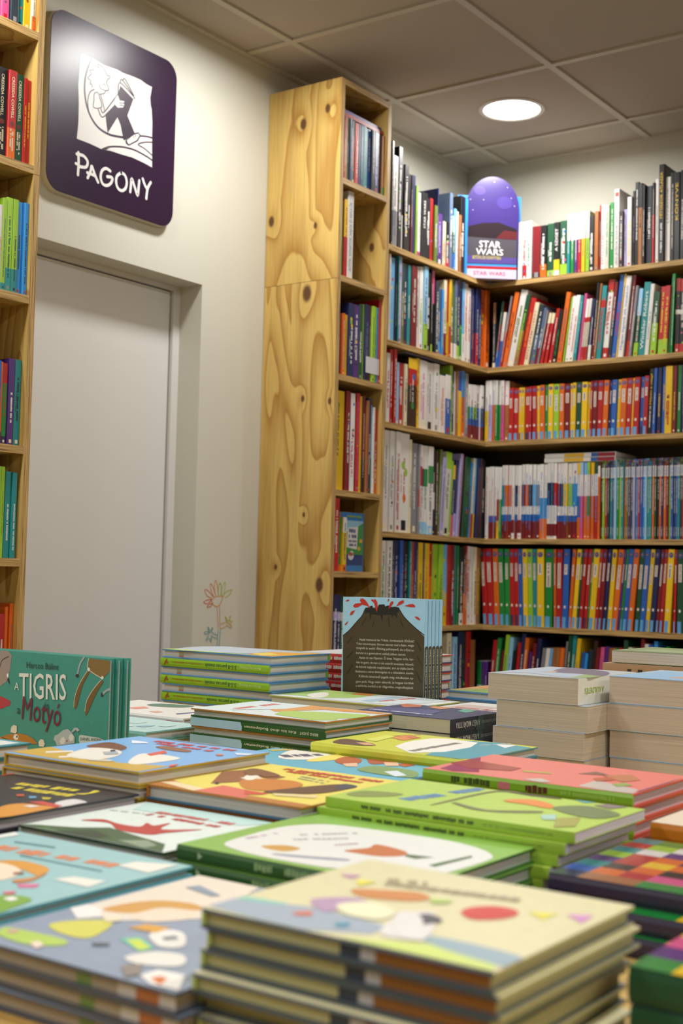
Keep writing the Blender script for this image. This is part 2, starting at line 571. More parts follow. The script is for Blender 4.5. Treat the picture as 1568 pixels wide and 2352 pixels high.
ART['lime'] = [
    ('marks', '5a86b8', 22, [80, 43, 108, 181]),
    ('poly', '7f9040', [8, 31, 13, 64, 56, 77, 57, 51, 28, 23]),
    ('poly', '6f7038', [120, 50, 127, 178, 174, 176, 178, 169, 133, 168, 125, 45]),
    ('poly', '7a8060', [130, 71, 185, 52, 231, 79, 235, 72, 188, 42]),
    ('poly', '6f7038', [134, 66, 178, 49, 229, 84, 233, 76, 183, 41, 139, 58]),
    ('poly', '4a4028', [127, 180, 162, 181, 207, 181, 210, 173, 164, 172]),
    ('poly', 'e0883a', [168, 125, 192, 148, 226, 130, 231, 107, 200, 113, 176, 113]),
    ('poly', '6f7f4f', [232, 119, 259, 153, 309, 128, 299, 86, 258, 93]),
    ('poly', '8a7a78', [261, 163, 271, 181, 296, 180, 285, 152]),
    ('poly', '5fb0c8', [228, 181, 235, 181, 256, 181, 246, 171]),
    ('poly', 'a0a04a', [265, 57, 283, 82, 302, 28, 287, 8]),
    ('poly', 'a8ccc0', [245, 61, 255, 78, 270, 47, 258, 40]),
]
ART['greenwhite'] = [
    ('poly', 'dfe0dc', [33, 35, 26, 74, 23, 136, 37, 172, 70, 193, 183, 202, 237, 191, 267, 171, 278, 145, 276, 80, 269, 50, 245, 24, 188, 17, 172, 12, 101, 10, 54, 20]),
    ('poly', 'c8963c', [70, 49, 87, 67, 108, 64, 105, 44, 86, 41]),
    ('poly', 'c0682c', [146, 87, 157, 114, 154, 134, 194, 125, 204, 106, 189, 88, 161, 84]),
    ('poly', '8c8fa6', [104, 29, 139, 43, 171, 56, 174, 48, 139, 33, 108, 24]),
    ('poly', '4a6438', [203, 114, 231, 120, 221, 101, 207, 104]),
    ('marks', 'b0b0ac', 9, [65, 119, 102, 165]),
    ('marks', 'b0b0ac', 9, [75, 95, 114, 139]),
    ('marks', 'c4b0bc', 7, [35, 67, 42, 110]),
    ('marks', 'c0a0a0', 6, [124, 101, 138, 126]),
    ('poly', '4a6a34', [246, 86, 255, 151, 260, 146, 254, 84]),
]
ART['plum'] = [
    ('marks', 'dc7f4c', 22, [46, 174, 207, 196]),
    ('poly', 'd89838', [97, 132, 116, 149, 158, 144, 175, 118, 147, 123, 120, 126, 112, 119]),
    ('poly', 'f0dcc4', [106, 124, 124, 129, 151, 117, 162, 96, 157, 82]),
    ('poly', 'd8709a', [185, 83, 200, 96, 208, 85, 196, 74]),
    ('poly', 'e8e6dc', [195, 116, 201, 136, 237, 143, 241, 116]),
    ('poly', 'e8e6dc', [198, 195, 200, 219, 240, 237, 243, 192]),
    ('poly', '7ca83a', [210, 37, 213, 53, 238, 54, 247, 26, 249, 4]),
    ('poly', 'e6ebe6', [1, 212, 1, 237, 17, 230, 14, 201]),
    ('poly', '6f9aa0', [37, 206, 89, 215, 94, 210, 42, 201]),
    ('poly', '7aa8b0', [91, 167, 202, 172, 206, 167, 96, 162]),
    ('poly', '8a5a3a', [148, 109, 152, 118, 160, 112, 155, 104]),
    ('poly', 'c8884a', [171, 90, 176, 109, 169, 128, 176, 124, 186, 98, 181, 84]),
    ('poly', 'd86a8a', [199, 54, 205, 64, 212, 56, 208, 49]),
    ('poly', 'f0f0ea', [217, 39, 218, 49, 230, 46, 229, 37]),
]
ART['slate'] = [
    ('poly', 'e4d8c8', [5, 107, 2, 276, 76, 276, 109, 158, 60, 108]),
    ('poly', 'd09a4a', [25, 125, 26, 155, 39, 179, 62, 190, 80, 189, 89, 176, 59, 163, 53, 133]),
    ('poly', 'ead6c0', [57, 129, 61, 160, 89, 172, 102, 152, 81, 122]),
    ('poly', 'ece8e4', [1, 111, 3, 130, 26, 125, 41, 107, 31, 91]),
    ('poly', 'd2ce5a', [27, 64, 35, 87, 60, 104, 81, 58, 54, 52]),
    ('poly', 'b0cc5a', [10, 28, 12, 37, 67, 42, 80, 30, 58, 14, 22, 17]),
    ('poly', '6ec0a8', [100, 71, 109, 85, 139, 70, 138, 55]),
    ('poly', 'c8d84a', [107, 72, 113, 80, 137, 68, 134, 58]),
    ('poly', 'e6e2dc', [111, 93, 109, 113, 128, 115, 153, 88, 141, 75]),
    ('poly', 'e6e2dc', [139, 38, 145, 62, 169, 70, 186, 48, 160, 32]),
    ('poly', 'd8a03c', [83, 98, 87, 116, 109, 120, 111, 101]),
    ('poly', 'efe9e4', [179, 13, 180, 31, 204, 34, 224, 5, 199, 3]),
    ('poly', 'd07030', [189, 13, 192, 21, 200, 20, 206, 5]),
    ('poly', 'd8a0a0', [16, 30, 20, 36, 27, 32, 23, 25]),
    ('poly', '8a98a8', [25, 230, 31, 244, 70, 228, 66, 220]),
    ('poly', '5a6470', [92, 49, 104, 57, 109, 51, 100, 43]),
    ('poly', 'f2d8c8', [57, 17, 59, 25, 71, 19, 72, 10]),
    ('poly', '707a84', [124, 94, 129, 105, 137, 99, 131, 90]),
    ('poly', '8a8078', [153, 20, 162, 34, 179, 13, 174, 3]),
    ('poly', 'e8dcc0', [47, 105, 54, 119, 65, 108, 58, 98]),
]
ART['cream'] = [
    ('poly', '9aa8b8', [1, 6, 1, 36, 9, 36, 58, 52, 83, 49, 127, 45, 131, 21, 91, 1, 49, 1]),
    ('poly', 'c8d870', [119, 1, 150, 16, 176, 27, 226, 15, 232, 1, 195, 1, 146, 1]),
    ('poly', '8fa6b0', [160, 41, 189, 44, 231, 39, 233, 22, 228, 13, 172, 26]),
    ('poly', '7fc8b8', [1, 40, 5, 44, 38, 48, 40, 43, 8, 34]),
    ('poly', 'c8803c', [50, 113, 71, 128, 95, 138, 110, 127, 103, 111, 70, 99]),
    ('poly', 'c8332a', [148, 107, 145, 121, 150, 132, 158, 140, 171, 141, 180, 133, 181, 119, 174, 105, 162, 97]),
    ('poly', 'e2d850', [183, 141, 202, 150, 201, 129]),
    ('poly', 'd090c8', [208, 152, 224, 162, 226, 138]),
    ('poly', 'b090b0', [46, 68, 67, 93, 87, 84, 82, 67, 73, 46]),
    ('poly', 'dcd8d4', [120, 69, 125, 91, 138, 90, 164, 33, 135, 24]),
    ('poly', '6a5f68', [133, 68, 142, 81, 144, 60]),
    ('poly', 'c88ac0', [15, 146, 30, 155, 29, 142]),
    ('poly', 'e4dc48', [35, 141, 52, 144, 48, 124]),
    ('poly', 'd86a4a', [58, 30, 67, 41, 73, 31, 63, 25]),
    ('poly', '3f90a8', [97, 25, 104, 34, 109, 24, 103, 19]),
    ('marks', 'a89878', 14, [59, 147, 157, 165]),
    ('poly', 'e8e4c0', [69, 68, 85, 89, 111, 79, 116, 53, 90, 49]),
    ('poly', '4a444c', [128, 76, 134, 88, 150, 79, 146, 63, 141, 62]),
    ('poly', 'dcd8d4', [116, 72, 121, 86, 138, 72, 153, 48, 166, 29, 153, 24, 139, 35]),
    ('poly', 'b8d070', [110, 126, 126, 133, 128, 123, 118, 116]),
    ('marks', 'b8a888', 8, [53, 157, 88, 169]),
]
ART['pink'] = [
    ('poly', 'e8dcd4', [217, 9, 215, 68, 285, 36, 292, 3, 262, 1]),
    ('poly', 'b05a80', [288, 30, 289, 172, 292, 119, 292, 14]),
    ('poly', 'c05078', [17, 15, 1, 118, 2, 150, 71, 23, 42, 6]),
    ('poly', '90504a', [173, 102, 213, 119, 183, 138]),
    ('poly', 'd8d070', [104, 79, 144, 85, 150, 74, 114, 66]),
    ('poly', 'e08a5a', [204, 110, 229, 146, 257, 109, 246, 77]),
    ('poly', 'c85a5a', [1, 68, 5, 114, 96, 94, 97, 61, 46, 44]),
    ('poly', 'f0e8e0', [142, 7, 156, 31, 180, 13, 170, 1]),
    ('poly', 'a8c860', [242, 53, 252, 73, 268, 59, 256, 37]),
    ('poly', 'd8603a', [205, 79, 219, 104, 233, 85, 220, 58]),
]
ART['yellowgreen'] = [
    ('poly', '4a98a8', [209, 1, 166, 192, 219, 209, 286, 191, 286, 23, 267, 1]),
    ('poly', 'ece8e0', [124, 49, 110, 99, 107, 131, 113, 179, 133, 193, 193, 186, 214, 126, 213, 49, 182, 2]),
    ('marks', '5a5048', 16, [171, 20, 174, 166]),
    ('poly', '5a3a28', [30, 16, 15, 68, 59, 63, 97, 37, 77, 16]),
    ('poly', 'd8a880', [55, 42, 70, 57, 97, 37, 82, 28]),
    ('poly', 'd88a4a', [61, 135, 58, 185, 96, 171, 95, 117]),
    ('poly', 'e8e8e6', [224, 186, 254, 200, 258, 156]),
    ('marks', 'b87848', 7, [47, 145, 71, 206]),
    ('marks', 'e8e4d8', 6, [213, 157, 239, 209]),
    ('poly', 'd8dc60', [45, 82, 36, 162, 59, 150, 71, 76]),
    ('poly', 'c86a3a', [72, 163, 74, 184, 94, 169, 92, 149]),
]
ART['bluekids'] = [
    ('poly', 'e8e4dc', [68, 90, 36, 164, 59, 169, 110, 169, 129, 123, 103, 82]),
    ('marks', '4a4a60', 30, [68, 99, 108, 169]),
    ('poly', 'e6d56a', [123, 89, 113, 169, 131, 169, 152, 160, 143, 95]),
    ('poly', 'd8b848', [9, 142, 26, 169, 40, 169, 22, 134]),
    ('poly', 'b04a2a', [153, 119, 141, 165, 176, 156, 196, 116, 184, 95]),
    ('poly', 'a83f28', [182, 162, 181, 169, 217, 169, 229, 168, 216, 127]),
    ('poly', 'b04a2a', [240, 151, 245, 169, 267, 165, 265, 137]),
    ('poly', 'e0b898', [181, 100, 192, 122, 214, 91, 202, 79]),
    ('poly', 'e0b898', [217, 155, 233, 169, 254, 139, 240, 125]),
    ('poly', '7a9a5a', [227, 72, 230, 115, 295, 115, 327, 73, 319, 53, 259, 54]),
    ('poly', 'd8e4ec', [269, 77, 278, 98, 312, 70, 305, 51]),
]
ART['dino'] = [
    ('poly', 'd8954a', [5, 3, 7, 28, 70, 43, 154, 43, 156, 7]),
    ('poly', 'a8c86a', [7, 57, 6, 132, 81, 143, 116, 96, 71, 72]),
    ('poly', 'a8c86a', [1, 163, 28, 194, 126, 168, 160, 100, 42, 93]),
    ('poly', 'd89a5a', [116, 49, 153, 133, 186, 108, 166, 46, 176, 1, 114, 7]),
    ('poly', 'cfe0e4', [169, 10, 167, 86, 220, 168, 289, 70, 289, 1]),
    ('marks', 'c84a40', 20, [230, 29, 229, 137]),
]
ART['navy'] = [
    ('poly', 'b86848', [1, 155, 1, 179, 36, 179, 53, 147, 37, 114]),
    ('poly', 'c88858', [62, 156, 66, 179, 104, 179, 103, 136]),
    ('poly', '5aa088', [140, 134, 127, 179, 165, 163, 165, 120]),
    ('poly', '4a4a7a', [3, 22, 9, 95, 123, 115, 140, 30]),
    ('marks', 'd8d8e0', 9, [12, 41, 143, 41]),
]
ART['dino2'] = [
    ('poly', 'a8c870', [1, 22, 1, 184, 113, 184, 156, 184, 162, 77, 110, 26, 47, 36]),
    ('poly', 'e6e4d8', [60, 52, 39, 104, 53, 133, 99, 70, 110, 15]),
    ('poly', 'd08a48', [109, 140, 98, 184, 143, 184, 159, 142]),
    ('poly', 'd8e2e6', [123, 15, 162, 77, 170, 184, 303, 184, 327, 148, 276, 22]),
    ('marks', 'c84a40', 20, [234, 55, 251, 167]),
    ('stroke', 'f0ece0', 3.1, [76, 43, 65, 87, 103, 52]),
    ('poly', '88b050', [1, 65, 6, 149, 34, 147, 35, 86]),
    ('poly', 'b0c8d8', [204, 41, 202, 166, 231, 160, 237, 27]),
]
ART['g358'] = [
    ('poly', 'd8a03c', [1, 33, 1, 143, 9, 206, 85, 186, 105, 83, 41, 21]),
    ('poly', 'e0c860', [31, 142, 36, 199, 95, 156, 99, 99]),
    ('poly', 'b0bcc8', [25, 39, 105, 83, 105, 171, 282, 206, 312, 16]),
    ('poly', 'b8d040', [1, 206, 312, 206, 312, 181, 23, 206]),
]
ART['pages1'] = [
    ('poly', 'a8b8c8', [1, 11, 46, 53, 167, 1, 169, 118, 38, 239]),
    ('poly', '8fa870', [153, 1, 131, 117, 169, 118, 174, 37]),
    ('poly', '6f6478', [69, 110, 38, 239, 133, 198, 170, 94, 124, 106]),
    ('poly', 'b8a898', [49, 98, 65, 141, 80, 89]),
]
ART['whitered'] = [
    ('poly', 'e0b090', [89, 140, 99, 186, 147, 173, 142, 127]),
    ('poly', 'd89080', [94, 62, 102, 104, 131, 88, 128, 53]),
    ('poly', '5a7a6a', [82, 132, 84, 169, 159, 187, 167, 145, 117, 121]),
    ('poly', 'd8a090', [174, 43, 178, 63, 199, 56, 199, 35]),
    ('poly', '6a6a90', [235, 52, 240, 103, 250, 92, 247, 42]),
]
ART['tigris'] = [
    ('poly', 'a09088', [85, 283, 120, 284, 129, 277, 127, 256, 123, 241, 118, 231, 102, 222, 89, 220]),
    ('stroke', '4a3f3c', 1.9, [121, 274, 105, 267, 100, 256, 97, 246]),
    ('poly', 'e8e4d8', [118, 244, 121, 246, 123, 244, 123, 239, 120, 238, 118, 241]),
    ('poly', '3a2f2c', [120, 235, 124, 238, 128, 226, 123, 230]),
    ('poly', 'b83a4a', [96, 201, 106, 205, 119, 202, 131, 198, 129, 191, 118, 188, 107, 183, 97, 187]),
    ('poly', '8a6c3a', [318, 282, 365, 281, 368, 277, 367, 264, 351, 251, 320, 260, 317, 269]),
    ('stroke', 'e8e4d0', 1.2, [318, 282, 317, 265, 351, 251]),
    ('poly', '7a5c30', [315, 261, 321, 260, 306, 239, 299, 218, 294, 202, 290, 197, 286, 203, 288, 220, 296, 238]),
    ('stroke', 'd8d0b8', 1.2, [315, 261, 298, 239, 288, 217, 287, 201]),
    ('poly', '7a5c30', [348, 249, 354, 247, 341, 231, 330, 213, 320, 194, 315, 188, 313, 197, 319, 216, 332, 235]),
    ('stroke', 'd8d0b8', 1.2, [348, 249, 331, 233, 317, 214, 313, 196]),
    ('poly', 'ece8de', [315, 264, 317, 267, 320, 267, 322, 265, 321, 262, 318, 261]),
    ('poly', 'ece8de', [347, 252, 349, 255, 351, 256, 354, 253, 352, 250, 349, 250]),
    ('stroke', 'a8b0b4', 3.7, [307, 283, 300, 275, 296, 266, 293, 255]),
    ('poly', '3a302c', [290, 255, 295, 255, 296, 251, 293, 249, 288, 251]),
    ('stroke', 'a8b0b4', 3.7, [369, 236, 360, 232, 352, 226]),
    ('poly', '3a302c', [349, 228, 353, 229, 354, 223, 349, 222]),
    ('poly', 'b87c30', [94, 130, 125, 141, 153, 146, 175, 145, 190, 141, 203, 133, 169, 128, 94, 119]),
    ('poly', 'e6dccb', [134, 146, 135, 154, 141, 159, 149, 158, 150, 148, 147, 145]),
    ('poly', 'ece8de', [141, 138, 144, 143, 150, 144, 155, 141, 153, 135, 146, 134]),
    ('poly', '2a2624', [149, 141, 152, 142, 153, 139, 150, 138]),
    ('poly', 'e6dccb', [205, 136, 210, 141, 217, 141, 221, 134, 218, 129, 207, 129]),
    ('stroke', '5a3818', 1.2, [113, 135, 135, 132]),
    ('poly', 'b4c0c4', [242, 143, 244, 150, 252, 153, 264, 161, 275, 164, 284, 159, 292, 152, 292, 142, 250, 134, 247, 140]),
    ('poly', 'b4c0c4', [284, 160, 290, 167, 298, 168, 303, 164, 298, 161, 294, 164, 287, 159]),
    ('poly', 'dfe2da', [257, 142, 260, 148, 266, 150, 270, 146, 268, 139, 260, 137]),
    ('poly', 'dfe2da', [277, 149, 280, 155, 286, 156, 290, 152, 288, 146, 282, 144]),
    ('poly', 'c05050', [272, 145, 275, 146, 276, 144, 273, 142]),
    ('poly', 'c4d4d0', [302, 155, 307, 157, 350, 156, 358, 154, 357, 150, 305, 141, 302, 147]),
    ('text', '24302e', 'Harcos Bálint', [169, 258, 248, 259]),
    ('text', 'e8e8e0', 'A', [140, 219, 152, 219]),
    ('bold', 'e8e8e0', 'TIGRIS', [153, 206, 269, 211]),
    ('text', '24403c', 'és', [215, 193, 228, 193]),
    ('text', '24403c', 'a', [149, 179, 157, 179]),
    ('bold', '7a1f3a', 'Motyó', [161, 171, 257, 166]),
    ('text', '2a3a38', 'DÁNIEL ANDRÁS', [306, 148, 356, 151]),
]
ART['volcano'] = [
    ('poly', '43371f', [30, 296, 46, 308, 66, 328, 79, 341, 87, 356, 102, 359, 134, 363, 164, 363, 177, 357, 190, 341, 219, 319, 246, 303, 259, 297, 260, 173, 33, 156]),
    ('stroke', '15110d', 1.9, [30, 296, 46, 308, 66, 328, 79, 341, 87, 356]),
    ('stroke', '15110d', 1.9, [177, 357, 190, 341, 219, 319, 246, 303, 259, 297]),
    ('poly', '15110d', [86, 353, 88, 359, 99, 360, 100, 363, 106, 364, 108, 358, 111, 357, 119, 359, 123, 367, 137, 368, 140, 363, 143, 365, 149, 366, 152, 362, 164, 364, 175, 362, 177, 357, 170, 349, 172, 338, 166, 343, 161, 347, 158, 340, 155, 346, 134, 345, 132, 330, 128, 343, 105, 346, 101, 332, 99, 347, 92, 349, 90, 344]),
    ('poly', 'b92a1e', [101, 358, 92, 363, 79, 365, 67, 359, 59, 358, 55, 362, 60, 367, 76, 369, 73, 374, 74, 378, 81, 379, 88, 375, 94, 368]),
    ('poly', 'b92a1e', [118, 350, 113, 362, 110, 370, 103, 375, 102, 377, 107, 378, 110, 376, 112, 379, 116, 376, 119, 371, 120, 362]),
    ('poly', 'b92a1e', [148, 358, 151, 370, 155, 375, 160, 375, 160, 371, 154, 363]),
    ('poly', 'b92a1e', [167, 364, 174, 374, 182, 378, 187, 378, 187, 373, 180, 369]),
    ('poly', 'b92a1e', [188, 366, 200, 370, 210, 371, 216, 367, 214, 364, 205, 364]),
    ('poly', 'b92a1e', [214, 345, 223, 344, 229, 339, 227, 337, 219, 340]),
    ('poly', 'b92a1e', [34, 372, 40, 375, 46, 375, 42, 372, 37, 371]),
    ('poly', 'b92a1e', [47, 342, 50, 349, 61, 353, 55, 344, 50, 341]),
    ('poly', 'b92a1e', [33, 320, 37, 324, 44, 329, 40, 322, 36, 319]),
    ('poly', 'b92a1e', [145, 373, 146, 379, 149, 381, 149, 377]),
    ('stroke', '2a2214', 1.2, [91, 339, 80, 322]),
    ('stroke', '2a2214', 1.2, [111, 331, 108, 319]),
    ('stroke', '2a2214', 1.2, [148, 340, 152, 321]),
    ('stroke', '2a2214', 1.2, [178, 338, 186, 321]),
    ('stroke', '2a2214', 1.2, [55, 295, 41, 280]),
    ('stroke', '2a2214', 1.2, [58, 263, 42, 248]),
    ('stroke', '2a2214', 1.2, [58, 235, 43, 213]),
    ('stroke', '2a2214', 1.2, [219, 294, 232, 274]),
    ('stroke', '2a2214', 1.2, [223, 262, 241, 234]),
    ('stroke', '2a2214', 1.2, [221, 229, 234, 206]),
    ('text', 'd2cbb8', 'Hadd mutassuk be Trikót, történetünk főhősét!', [75, 287, 215, 290]),
    ('text', 'd2cbb8', 'Trikó triceratopsz. Három szarvat visel a fején, mégis', [67, 278, 215, 281]),
    ('text', 'd2cbb8', 'nyugodt és szelíd. Állítólag páfrányevő, de a főtt ku-', [67, 269, 216, 271]),
    ('text', 'd2cbb8', 'koricát és a gumicukrot sokkal jobban szereti.', [67, 258, 195, 261]),
    ('text', 'd2cbb8', 'Aztán itt van Nyamm. Ő tirex. Nagyon erős, har-', [75, 248, 216, 252]),
    ('text', 'd2cbb8', 'cias és gyors, de nem a sok eszéről nevezetes. Húsevő,', [68, 238, 216, 241]),
    ('text', 'd2cbb8', 'de bármit hajlandó megkóstolni, ami az útjába kerül.', [67, 228, 216, 232]),
    ('text', 'd2cbb8', 'Kedvence a véres dinócsigolya és a téliszalámis zsemle.', [67, 218, 216, 223]),
    ('text', 'd2cbb8', 'Különös ismertető jegyük még: mindketten na-', [76, 208, 216, 212]),
    ('text', 'd2cbb8', 'gyon picik. Hogy miért ekkorák, és hogyan kerültek', [68, 196, 217, 202]),
    ('text', 'd2cbb8', 'a zsírkréta korból a mi világunkba, megtudhatjátok', [68, 187, 216, 192]),
]
ART['sign'] = [
    ('poly', 'd9d6d4', [341, 652, 359, 653, 387, 654, 429, 650, 482, 654, 506, 652, 531, 654, 550, 655, 576, 655, 601, 650, 623, 649, 620, 631, 617, 615, 620, 594, 625, 581, 629, 546, 630, 499, 634, 412, 601, 416, 551, 419, 512, 416, 464, 414, 433, 409, 384, 412, 337, 412, 339, 431, 341, 459, 340, 511, 336, 561, 338, 609]),
    ('stroke', '2f1c33', 6.8, [382, 654, 368, 619, 360, 586, 360, 551, 370, 513, 390, 484, 419, 465, 462, 459, 514, 467]),
    ('stroke', '2f1c33', 5.0, [578, 490, 608, 497, 630, 499]),
    ('stroke', '2f1c33', 5.0, [433, 409, 463, 425, 511, 438, 560, 443, 611, 438, 633, 433]),
    ('poly', '2f1c33', [433, 409, 463, 421, 449, 412]),
    ('stroke', '2f1c33', 3.7, [630, 486, 599, 477, 573, 463, 599, 459, 632, 448]),
    ('stroke', '2f1c33', 2.5, [387, 572, 386, 580, 379, 579, 381, 590, 369, 592, 383, 610, 375, 616, 391, 623, 383, 630, 385, 643, 401, 636, 410, 637, 406, 644, 425, 642, 436, 632, 442, 625, 452, 625, 453, 620, 445, 613, 441, 602, 448, 594, 450, 584, 439, 579, 433, 569, 417, 562]),
    ('stroke', '2f1c33', 1.9, [414, 588, 419, 580, 431, 579, 442, 579]),
    ('stroke', '2f1c33', 1.9, [427, 596, 437, 594]),
    ('stroke', '2f1c33', 3.1, [395, 569, 380, 556, 373, 534, 375, 511, 387, 485, 414, 467]),
    ('stroke', '2f1c33', 2.5, [396, 538, 396, 557, 409, 564, 417, 552, 426, 530, 409, 519, 394, 519, 396, 538]),
    ('stroke', '2f1c33', 2.5, [419, 563, 429, 542, 437, 522]),
    ('stroke', '2f1c33', 3.1, [412, 519, 426, 500, 443, 511, 479, 551]),
    ('stroke', '2f1c33', 3.1, [423, 522, 434, 515, 473, 566, 485, 582]),
    ('poly', '2f1c33', [479, 554, 441, 512, 445, 491, 452, 462, 488, 518, 501, 500, 515, 459, 524, 463, 558, 492, 525, 536]),
    ('poly', '2f1c33', [496, 611, 548, 589, 526, 534, 507, 530, 479, 553, 494, 571, 486, 584]),
    ('poly', 'd9d6d4', [475, 568, 485, 582, 494, 569, 513, 572, 510, 565, 513, 562, 508, 552, 487, 545, 473, 552]),
    ('stroke', '2f1c33', 1.9, [493, 561, 511, 565]),
    ('stroke', '2f1c33', 1.9, [495, 555, 509, 558]),
    ('stroke', '2f1c33', 2.5, [487, 585, 493, 620, 549, 597, 551, 592]),
    ('stroke', '2f1c33', 2.5, [494, 619, 502, 631, 548, 599]),
    ('stroke', '2f1c33', 2.5, [504, 629, 513, 636, 550, 600]),
    ('poly', '2f1c33', [522, 460, 553, 490, 572, 499, 583, 493, 571, 472, 536, 449, 525, 452]),
    ('poly', 'd9d6d4', [527, 462, 555, 487, 572, 495, 578, 491, 567, 474, 536, 453, 530, 456]),
    ('stroke', '2f1c33', 1.9, [552, 485, 556, 477]),
    ('stroke', '2f1c33', 1.9, [559, 489, 562, 482]),
    ('stroke', 'e6e4e2', 8.7, [344, 375, 346, 344, 345, 313]),
    ('stroke', 'e6e4e2', 8.7, [338, 369, 363, 371, 379, 359, 373, 342, 346, 337]),
    ('stroke', 'e6e4e2', 8.7, [336, 342, 340, 342]),
    ('stroke', 'e6e4e2', 8.7, [394, 350, 390, 332, 381, 314]),
    ('stroke', 'e6e4e2', 8.7, [396, 350, 408, 330, 421, 312]),
    ('stroke', 'e6e4e2', 8.7, [387, 329, 409, 327]),
    ('stroke', 'e6e4e2', 8.7, [379, 328, 384, 328]),
    ('stroke', 'e6e4e2', 8.7, [466, 356, 449, 359, 434, 348, 430, 328, 439, 312, 456, 312, 471, 324, 474, 339, 455, 337]),
    ('stroke', 'e6e4e2', 8.7, [509, 363, 493, 349, 490, 331, 498, 315, 514, 312, 528, 323, 532, 342, 524, 359, 509, 363]),
    ('stroke', 'e6e4e2', 8.7, [547, 317, 549, 336, 551, 357, 564, 336, 577, 314, 580, 336, 582, 359]),
    ('stroke', 'e6e4e2', 8.7, [596, 368, 604, 354, 615, 343]),
    ('stroke', 'e6e4e2', 8.7, [629, 366, 617, 344, 613, 314]),
]
ART['flower'] = [
    ('stroke', 'cf7a52', 2.5, [979, 648, 958, 655, 946, 668, 948, 675, 965, 669, 984, 654]),
    ('stroke', 'cf7a52', 2.5, [989, 652, 974, 673, 971, 693, 983, 683, 997, 657]),
    ('stroke', 'd08a3c', 2.5, [997, 657, 990, 680, 995, 705, 1005, 683, 1009, 659]),
    ('stroke', '8fae4a', 2.5, [1009, 659, 1010, 683, 1017, 696, 1023, 681, 1022, 659]),
    ('stroke', 'b4bc50', 2.5, [1026, 657, 1027, 681, 1041, 699, 1040, 678, 1032, 655]),
    ('stroke', 'b4bc50', 2.5, [1034, 655, 1046, 668, 1075, 675, 1062, 659, 1042, 650]),
    ('stroke', 'c8602c', 2.5, [979, 644, 959, 643, 941, 636, 959, 631, 979, 642]),
    ('stroke', 'c8602c', 2.5, [981, 632, 967, 629, 958, 620, 974, 622, 983, 631]),
    ('stroke', 'd08a3c', 2.5, [977, 642, 991, 651, 1011, 655, 1030, 654, 1027, 641, 1016, 627, 1004, 622, 989, 627, 977, 642]),
    ('stroke', 'd09a80', 2.5, [1005, 622, 1009, 593, 1013, 556]),
    ('stroke', '5aa0a0', 2.5, [1013, 549, 1012, 525, 1009, 491]),
    ('stroke', 'd09a80', 2.5, [1017, 623, 1020, 581, 1023, 551]),
    ('stroke', '5aa0a0', 2.5, [1024, 548, 1022, 525, 1019, 491]),
    ('stroke', 'c8963c', 2.5, [1023, 567, 1051, 573]),
    ('stroke', 'c8963c', 2.5, [1025, 552, 1055, 561]),
    ('stroke', 'b8b84a', 2.5, [1056, 570, 1044, 592, 1062, 576, 1070, 593, 1069, 575, 1081, 576, 1072, 568]),
    ('stroke', 'c8963c', 2.5, [1055, 564, 1074, 554, 1077, 560, 1062, 570, 1056, 570]),
    ('stroke', '5aa0a0', 2.5, [1009, 532, 985, 541]),
    ('stroke', '5aa0a0', 2.5, [1008, 522, 984, 529]),
    ('stroke', '5aa0a0', 2.5, [970, 543, 964, 560, 976, 547, 986, 557, 983, 544, 970, 543]),
    ('stroke', '5aa0a0', 2.5, [972, 541, 956, 545, 948, 541, 958, 536, 971, 538]),
    ('stroke', '5aa0a0', 2.5, [969, 533, 957, 517, 973, 523, 981, 512, 982, 533]),
]
# each book: start along the shelf, thickness, height, lean in degrees, spine colours from the foot upward (percent, colour), ink, layout, title
ROWS = []
ROWS.append(('beside case', 1, [
    (-921, 12, 365, 0, ('black',)),
    (-909, 34, 320, 0, (40, 'grey', 'white')),
    (-875, 25, 359, 0, ('black',), 'white'),
    (-849, 12, 310, 0, (40, 'white', 'black')),
    (-837, 27, 306, 0, ('black',), 'white'),
    (-809, 21, 282, 0, ('black',), 'white'),
    (-788, 8, 281, 0, (60, 'maroon', 'black')),
    (-780, 21, 284, 0, ('navy',)),
    (-759, 11, 251, 0, ('lime green',)),
    (-748, 19, 230, 0, (8, 'pink', 'white')),
    (-729, 44, 238, 0, ('black',), 'white', None, 'STAR WARS'),
    (-684, 26, 224, 0, ('black',), 'white'),
    (-658, 20, 232, 0, ('red',)),
    (-638, 21, 210, 0, ('olive',)),
    (-617, 7, 277, 0, ('navy',)),
    (-610, 33, 189, 0, ('purple',), 'lavender'),
    (-577, 20, 166, 0, ('cream',), 'red'),
    (-557, 25, 170, 0, (20, 'red', 'black')),
    (-532, 22, 283, 0, ('slate blue',)),
    (-510, 18, 202, 0, (30, 'blue', 40, 'dark green', 'sky blue')),
    (-492, 16, 234, 0, ('light blue',)),
    (-476, 14, 227, 0, ('white',), 'slate blue'),
    (-462, 16, 217, 0, ('tan',)),
    (-446, 32, 294, 0, ('black',), 'white'),
    (-414, 15, 291, 0, ('bright blue',)),
]))
